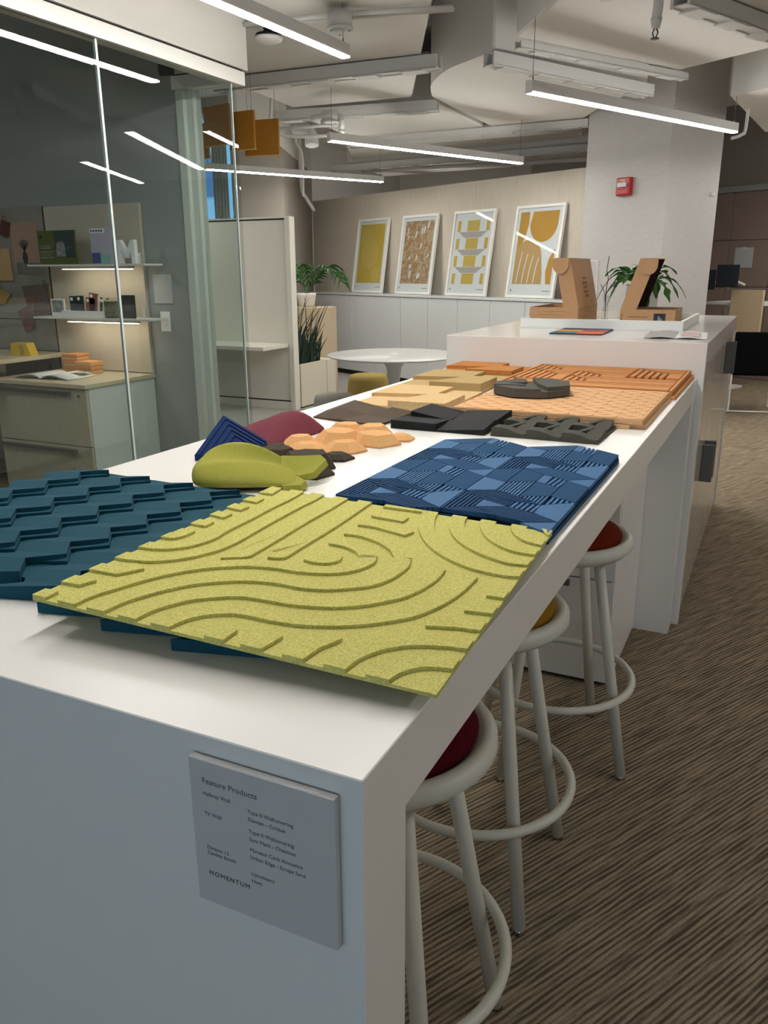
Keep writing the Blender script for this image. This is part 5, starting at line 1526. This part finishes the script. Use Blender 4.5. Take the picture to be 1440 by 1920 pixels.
dk = thing('office_desk', 'pale wood desk at the left edge behind the glass', 'desk', (-5.1, 3.5, 0))
part('desktop', bev(B(-5.9, -4.40, 3.0, 3.87, 0.865, 0.895), 0.004), 'maple', dk, True)
part('modesty_panel', B(-5.8, -4.52, 3.80, 3.82, 0.30, 0.862), 'black_plastic', dk, True)
for x in (-5.8, -4.62):
    part('leg', B(x, x + 0.06, 3.40, 3.46, 0.0, 0.864), 'steel', dk, True)
bd = thing('pinboard_panel', 'beige fabric wall panel behind the two shelves', 'wall panel', (-4.07, 3.9, 0.78))
part('board', bev(B(-4.487, -3.637, 3.885, 3.910, 0.780, 1.892), 0.002), 'board_beige', bd, True)
part('slot_rail', B(-4.497, -4.489, 3.884, 3.910, 0.780, 1.892), 'dark_gap', bd, True)
part('slot_rail', B(-3.636, -3.628, 3.884, 3.910, 0.780, 1.892), 'board_beige', bd, True)
bd = thing('pinboard_panel', 'grey concrete look wall panel with pinned samples', 'wall panel', (-5.2, 3.9, 0.90))
part('board', bev(B(-5.9, -4.499, 3.885, 3.910, 1.125, 1.90), 0.002), 'board_concrete', bd, True)
part('board', bev(B(-5.9, -4.499, 3.885, 3.910, 0.898, 1.118), 0.002), 'board_concrete', bd, True)
def shelf(zt, x0, x1, label):
    r = thing('wall_shelf', label, 'shelf', ((x0 + x1) / 2, 3.79, zt - 0.02), 0, 'wall shelves in the glazed office')
    part('board', bev(B(x0, x1, 3.70, 3.883, zt - 0.012, zt), 0.001), 'white_metal', r, True)
    part('bracket', B(-3.646, -3.640, 3.86, 3.883, zt + 0.0005, zt + 0.07), 'white_metal', r, True)
    l = part('light_bar', B(x0 + 0.27, x1 - 0.14, 3.745, 3.765, zt - 0.030, zt - 0.0125), 'lamp_body', r, True)
    part('light_strip', B(x0 + 0.28, x1 - 0.15, 3.747, 3.763, zt - 0.034, zt - 0.0305), 'led_glow', l, True)
shelf(1.506, -4.500, -3.458, 'upper white shelf holding the letter M')
shelf(1.156, -4.505, -3.447, 'lower white shelf holding brochures and a jar')
def standing(name, label, cat, x0, x1, z0, z1, y, m, lean=0.0):
    r = thing(name, label, cat, ((x0 + x1) / 2, y, z0), 0)
    part('board', bev(B(-(x1 - x0) / 2, (x1 - x0) / 2, -0.004, 0.004, 0, z1 - z0), 0.0008), m, r)
    return r
c1 = standing('display_card', 'olive green display card with a photo on the upper shelf', 'card', -4.415, -4.068, 1.507, 1.727, 3.745, 'card_green')
part('photo', B(-0.015, 0.16, -0.0055, -0.0042, 0.045, 0.216), 'card_photo', c1)
part('photo_chair', prism_xz(BM(), [(-0.01, 0.05), (0.075, 0.05), (0.075, 0.12), (0.06, 0.145), (0.03, 0.15), (0.0, 0.135)], -0.0065, -0.0056), 'card_pattern', c1)
part('photo_table', prism_xz(BM(), [(0.09, 0.10), (0.13, 0.108), (0.13, 0.112), (0.09, 0.106)], -0.0065, -0.0056), 'card_pattern', c1)
for i, (w_, z) in enumerate(((0.10, 0.118), (0.10, 0.104), (0.12, 0.078), (0.10, 0.060), (0.12, 0.042))):
    part('print_line', B(-0.155, -0.155 + w_, -0.0055, -0.0042, z, z + 0.006), 'card_pattern', c1)
part('logo_mark', B(-0.155, -0.135, -0.0055, -0.0042, 0.17, 0.19), 'leaf_dark', c1)
c2 = standing('display_card', 'pale card with lilac, indigo and mint bands on the upper shelf', 'card', -3.935, -3.735, 1.507, 1.735, 3.745, 'card_lilac')
part('band', B(-0.095, -0.02, -0.0055, -0.0042, 0.004, 0.07), 'card_indigo', c2)
part('band', B(-0.02, 0.06, -0.0055, -0.0042, 0.004, 0.06), 'card_mint', c2)
part('header', B(-0.095, 0.03, -0.0055, -0.0042, 0.195, 0.222), 'poster_white', c2)
for i in range(5):
    part('print_mark', B(-0.088 + i * 0.022, -0.074 + i * 0.022, -0.0065, -0.0056, 0.203, 0.214), 'ink', c2)
lm = thing('letter_m', 'white freestanding capital letter M on the upper shelf', 'letter', (-3.620, 3.74, 1.507))
mp_ = [(-0.072, 0), (-0.072, 0.148), (-0.045, 0.148), (0.0, 0.075), (0.045, 0.148), (0.072, 0.148), (0.072, 0), (0.042, 0), (0.042, 0.09), (0.008, 0.035), (-0.008, 0.035), (-0.042, 0.09), (-0.042, 0)]
part('letter', prism_xz(BM(), mp_, -0.015, 0.015), 'poster_white', lm)
f2 = standing('picture_card', 'small white framed picture at the left of the lower shelf', 'frame', -4.36, -4.235, 1.157, 1.277, 3.745, 'poster_white')
part('picture', B(-0.05, 0.05, -0.0055, -0.0042, 0.03, 0.11), 'card_pattern', f2)
tr2 = thing('brochure_box', 'low white box holding brochures on the lower shelf', 'box', (-4.06, 3.79, 1.157))
for a in ((-0.185, 0.205, -0.070, -0.065), (-0.185, 0.205, 0.062, 0.067), (-0.185, -0.180, -0.0645, 0.0615), (0.200, 0.205, -0.0645, 0.0615)):
    part('side', B(*a, 0.0005, 0.044), 'poster_white', tr2)
part('floor', B(-0.18, 0.20, -0.0645, 0.0615, 0.0005, 0.003), 'poster_white', tr2)
def brochure(x, z1, w_, m, label, tilt=0.0, d=0.010):
    r = thing('brochure', label, 'brochure', (x, 3.775, 1.161), 0, 'brochures in the white box')
    mtx = Matrix.Rotation(R(tilt), 4, 'Y')
    part('cover', box(BM(), 0, w_, 0, d, 0, z1, mtx), m, r)
    part('corner_mark', box(BM(), 0.008, 0.03, -0.0008, 0.0, z1 - 0.03, z1 - 0.01, mtx), 'poster_white', r)
brochure(-4.215, 0.135, 0.062, 'brochure_teal', 'dark teal brochure at the left of the white box')
brochure(-4.150, 0.138, 0.058, 'brochure_teal', 'second dark teal brochure in the white box')
brochure(-4.078, 0.130, 0.085, 'brochure_clay', 'clay brown brochure in the white box', 6)
brochure(-4.045, 0.160, 0.075, 'brochure_clay', 'taller clay brown brochure standing behind', 6)
brochure(-3.975, 0.135, 0.012, 'brochure_cream', 'thin cream brochure beside the clay ones', 8)
brochure(-3.950, 0.130, 0.012, 'brochure_teal', 'thin teal brochure among the cream ones', 8)
brochure(-3.925, 0.130, 0.018, 'brochure_cream', 'thick cream brochure at the right of the box', 8)
brochure(-3.895, 0.128, 0.014, 'brochure_clay', 'thin clay brochure at the right end of the box', 8)
jr = thing('sample_jar', 'square glass jar of mixed chips on the lower shelf', 'jar', (-3.80, 3.765, 1.157))
part('glass', bev(B(-0.062, 0.062, -0.05, 0.05, 0.0005, 0.132), 0.006, 2), 'clear_glass', jr)
part('chips', bev(B(-0.056, 0.056, -0.044, 0.044, 0.005, 0.115), 0.006), 'jar_fill', jr)
c3 = standing('display_card', 'dark slate card at the right end of the lower shelf', 'card', -3.715, -3.600, 1.157, 1.308, 3.745, 'card_slate')
for i in range(5):
    part('print_line', B(-0.04, 0.02, -0.0055, -0.0042, 0.05 + i * 0.014, 0.054 + i * 0.014), 'ink_soft', c3)
single('notice_sheet', B(-3.574, -3.420, 3.907, 3.912, 1.250, 1.438), 'paper_grey', 'plain white notice taped to the grey office wall', 'paper')
ls = thing('light_switch', 'white rocker light switch on the grey office wall', 'light switch', (-3.495, 3.912, 1.065))
part('plate', bev(B(-0.041, 0.041, -0.006, 0.0, 0.0, 0.132), 0.002), 'poster_white', ls)
part('rocker', bev(B(-0.016, 0.016, -0.010, -0.0062, 0.034, 0.098), 0.002), 'poster_white', ls)
# pinned samples on the concrete board
def pinned(name, label, cat, pts, y, m, clip=None, group='samples pinned to the concrete board'):
    cx = sum(p[0] for p in pts) / len(pts); z0 = min(p[1] for p in pts)
    r = thing(name, label, cat, (cx, y, z0), 0, group)
    part('sheet', prism_xz(BM(), pts, y, y + 0.010), m, r, True)
    if clip:
        for s in (-1, 1):
            part('binder_clip', tube(BM(), [(clip[0], y - 0.004, clip[1] - 0.012), (clip[0] + 0.006 * s, y - 0.006, clip[1] + 0.01), (clip[0] + 0.004 * s, y - 0.004, clip[1] + 0.022)], 0.0025, 6), 'brass', r, True)
    return r
pinned('swatch_tag', 'maroon swatch tag hanging from a brass clip', 'swatch', [(-4.889, 1.818), (-4.806, 1.794), (-4.855, 1.694), (-4.935, 1.718)], 3.865, 'maroon', (-4.86, 1.822))
ph = pinned('photo_print', 'pinned print of a dark vase of stems on a rose ground', 'print', [(-4.818, 1.80), (-4.556, 1.80), (-4.555, 1.437), (-4.823, 1.45)], 3.874, 'print_rose')
part('print_table', prism_xz(BM(), [(-4.80, 1.45), (-4.56, 1.44), (-4.56, 1.52), (-4.80, 1.525)], 3.8728, 3.8738), 'print_grey', ph, True)
part('print_vase', prism_xz(BM(), [(-4.72, 1.515), (-4.685, 1.515), (-4.675, 1.56), (-4.69, 1.60), (-4.715, 1.60), (-4.73, 1.56)], 3.8722, 3.8727), 'card_slate', ph, True)
for k in range(7):
    a = R(50 + k * 14)
    part('print_stem', tube(BM(), [(-4.70, 3.8725, 1.60), (-4.70 + 0.07 * math.cos(a), 3.8725, 1.60 + 0.08 * math.sin(a))], 0.003, 5), 'leaf_dark', ph, True)
pinned('wood_sample', 'pale wood sample plate pinned at the left edge', 'wood sample', [(-5.06, 1.62), (-4.860, 1.621), (-4.860, 1.396), (-5.06, 1.396)], 3.868, 'wood_sample', (-4.95, 1.63))
pinned('fabric_sample', 'large brown patterned fabric sample above the lower shelf', 'fabric sample', [(-4.778, 1.358), (-4.510, 1.377), (-4.525, 1.154), (-4.720, 1.151)], 3.870, 'brown_pattern', (-4.545, 1.38))
pinned('fabric_sample', 'small plum patterned fabric scrap hanging below', 'fabric sample', [(-4.837, 1.181), (-4.682, 1.235), (-4.702, 1.043), (-4.786, 1.030)], 3.862, 'plum_pattern')
pinned('fabric_sample', 'curled tan fabric sample at the left edge', 'fabric sample', [(-5.05, 1.345), (-4.892, 1.304), (-4.967, 1.231), (-5.05, 1.225)], 3.862, 'tan_sample', (-4.97, 1.35))
pinned('fabric_sample', 'narrow tan strip beside the large brown fabric', 'fabric sample', [(-4.508, 1.36), (-4.500, 1.36), (-4.500, 1.16), (-4.508, 1.16)], 3.872, 'tan_sample')
yb_ = thing('yellow_holder', 'yellow folded tape dispenser block on the office desk', 'dispenser', (-4.52, 3.6, 0.8955), 0.15)
part('body', prism_xz(BM(), [(-0.085, 0), (0.085, 0), (0.055, 0.085), (-0.075, 0.085)], -0.04, 0.04), 'yellow_block', yb_)
part('fold', prism_xz(BM(), [(0.0, 0.0), (0.02, 0.0), (0.03, 0.04), (0.02, 0.075), (-0.01, 0.07), (0.012, 0.04)], -0.046, -0.0402), 'tan_sample', yb_)
single('pen', tube(BM(), [(-4.78, 3.45, 0.901), (-4.66, 3.47, 0.901)], 0.004, 8), 'black_plastic', 'black pen lying on the office desk', 'pen')
rnd = random.Random(11)
for i in range(9):
    nm = ('bottom', 'second', 'third', 'fourth', 'fifth', 'sixth')[i] if i < 6 else ('lowest', 'middle', 'top')[i - 6]
    if i < 6:
        x, y, z = -4.215 + rnd.uniform(-0.012, 0.012), 3.77, 0.7755 + i * 0.0215
        lab = nm + ' cork coaster counted up the taller stack'
    else:
        x, y, z = -4.065 + rnd.uniform(-0.01, 0.01), 3.74, 0.7755 + (i - 6) * 0.0285
        lab = nm + ' cork slab of the shorter stack'
    s = single('cork_coaster', bev(B(x - 0.075, x + 0.075, y - 0.06, y + 0.06, z, z + (0.0205 if i < 6 else 0.0275)), 0.003), 'russet_cork' if i % 2 else 'tan_cork', lab, 'coaster', 'cork coasters stacked on the file cabinet')
om = thing('open_magazine', 'open magazine with curling pages on the file cabinet', 'magazine', (-4.13, 3.49, 0.7755), R(6))
for s in (-1, 1):
    for lay in range(2):
        bm = BM(); prevv = None
        for i in range(13):
            t = i / 12
            x = s * 0.235 * t; z = 0.003 + (0.030 - 0.010 * lay) * math.sin(math.pi * min(1, t ** 0.7)) * (1 - 0.4 * t)
            v0 = bm.verts.new((x, -0.14, z)); v1 = bm.verts.new((x, 0.14, z))
            if prevv: bm.faces.new((prevv[0], v0, v1, prevv[1])).smooth = True
            prevv = (v0, v1)
        bmesh.ops.recalc_face_normals(bm, faces=bm.faces)
        bmesh.ops.solidify(bm, geom=list(bm.faces), thickness=0.001)
        part('page', bm, 'paper' if lay == 0 else 'page_grey', om)
part('picture', B(0.12, 0.21, 0.02, 0.12, 0.0265, 0.027), 'page_grey', om)

# ================================================================ far right corner
ch = thing('sled_chair', 'black upholstered chair on a white sled frame', 'chair', (0.10, 8.75, 0), R(12))
part('backrest', bev(B(-0.24, 0.24, -0.04, 0.04, 0.40, 0.83), 0.02, 2), 'black_fabric', ch)
part('seat', bev(B(-0.24, 0.24, 0.04, 0.46, 0.38, 0.45), 0.02, 2), 'black_fabric', ch)
for s in (-1, 1):
    part('sled_leg', tube(BM(), catmull([Vector((s * 0.235, 0.0, 0.40)), Vector((s * 0.235, -0.02, 0.05)), Vector((s * 0.235, 0.02, 0.011)), Vector((s * 0.235, 0.40, 0.011)), Vector((s * 0.235, 0.44, 0.05)), Vector((s * 0.235, 0.40, 0.38))], 5), 0.010, 8), 'white_metal', ch)
part('cross_bar', tube(BM(), [(-0.235, 0.0, 0.012), (0.235, 0.0, 0.012)], 0.010, 8), 'white_metal', ch)
ds = thing('workstation_desk', 'beige wood workstation with an end panel in the far corner', 'desk', (-0.12, 10.0, 0), TH)
part('end_panel', bev(B(-0.20, 0.19, 0.0, 0.04, 0.52, 1.215), 0.003), 'desk_wood', ds)
part('desktop', B(-0.55, 0.19, 0.05, 0.75, 1.04, 1.07), 'white_metal', ds)
part('lift_column', B(-0.42, -0.34, 0.3, 0.38, 0.0, 1.039), 'white_metal', ds)
part('lift_foot', B(-0.46, -0.30, 0.08, 0.68, 0.0, 0.03), 'white_metal', ds)
def monitor(x, z, w_, h_, label, rz):
    r = thing('monitor', label, 'monitor', (x, 9.85, z), rz, 'monitors on the corner workstation')
    part('screen', bev(B(-w_ / 2, w_ / 2, -0.012, 0.012, 0, h_), 0.003), 'screen', r)
    a = part('arm', tube(BM(), [(0, 0.015, h_ * 0.5), (0.03, 0.10, h_ * 0.35), (0.15, 0.22, h_ * 0.1)], 0.016, 8), 'white_metal', r)
    return r
monitor(-0.345, 1.245, 0.24, 0.25, 'dark monitor above the corner workstation', R(-8))
monitor(-0.520, 1.22, 0.10, 0.22, 'narrow black monitor edge beside the column', R(-10))
part('cable', tube(BM(), catmull([Vector((-0.42, 0.3, 1.03)), Vector((-0.36, 0.25, 0.85)), Vector((-0.30, 0.24, 0.9)), Vector((-0.26, 0.2, 1.03))], 6), 0.012, 6), 'white_metal', ds)
sh = thing('notice_board', 'pale grey square sheet on the dark panelling', 'notice', WP + DV * 0.30 + NV * -0.001 + Vector((0, 0, 1.46)), TH)
part('sheet', B(0.0, 0.26, -0.008, -0.001, 0.0, 0.26), 'paper_grey', sh)
part('tape', B(0.10, 0.16, -0.0095, -0.0082, 0.245, 0.262), 'paper', sh)

for o in bpy.data.objects:
    if o.type == 'MESH' and o.parent is None and o.get('kind') != 'structure' and 'label' not in o:
        print('UNLABELLED', o.name)
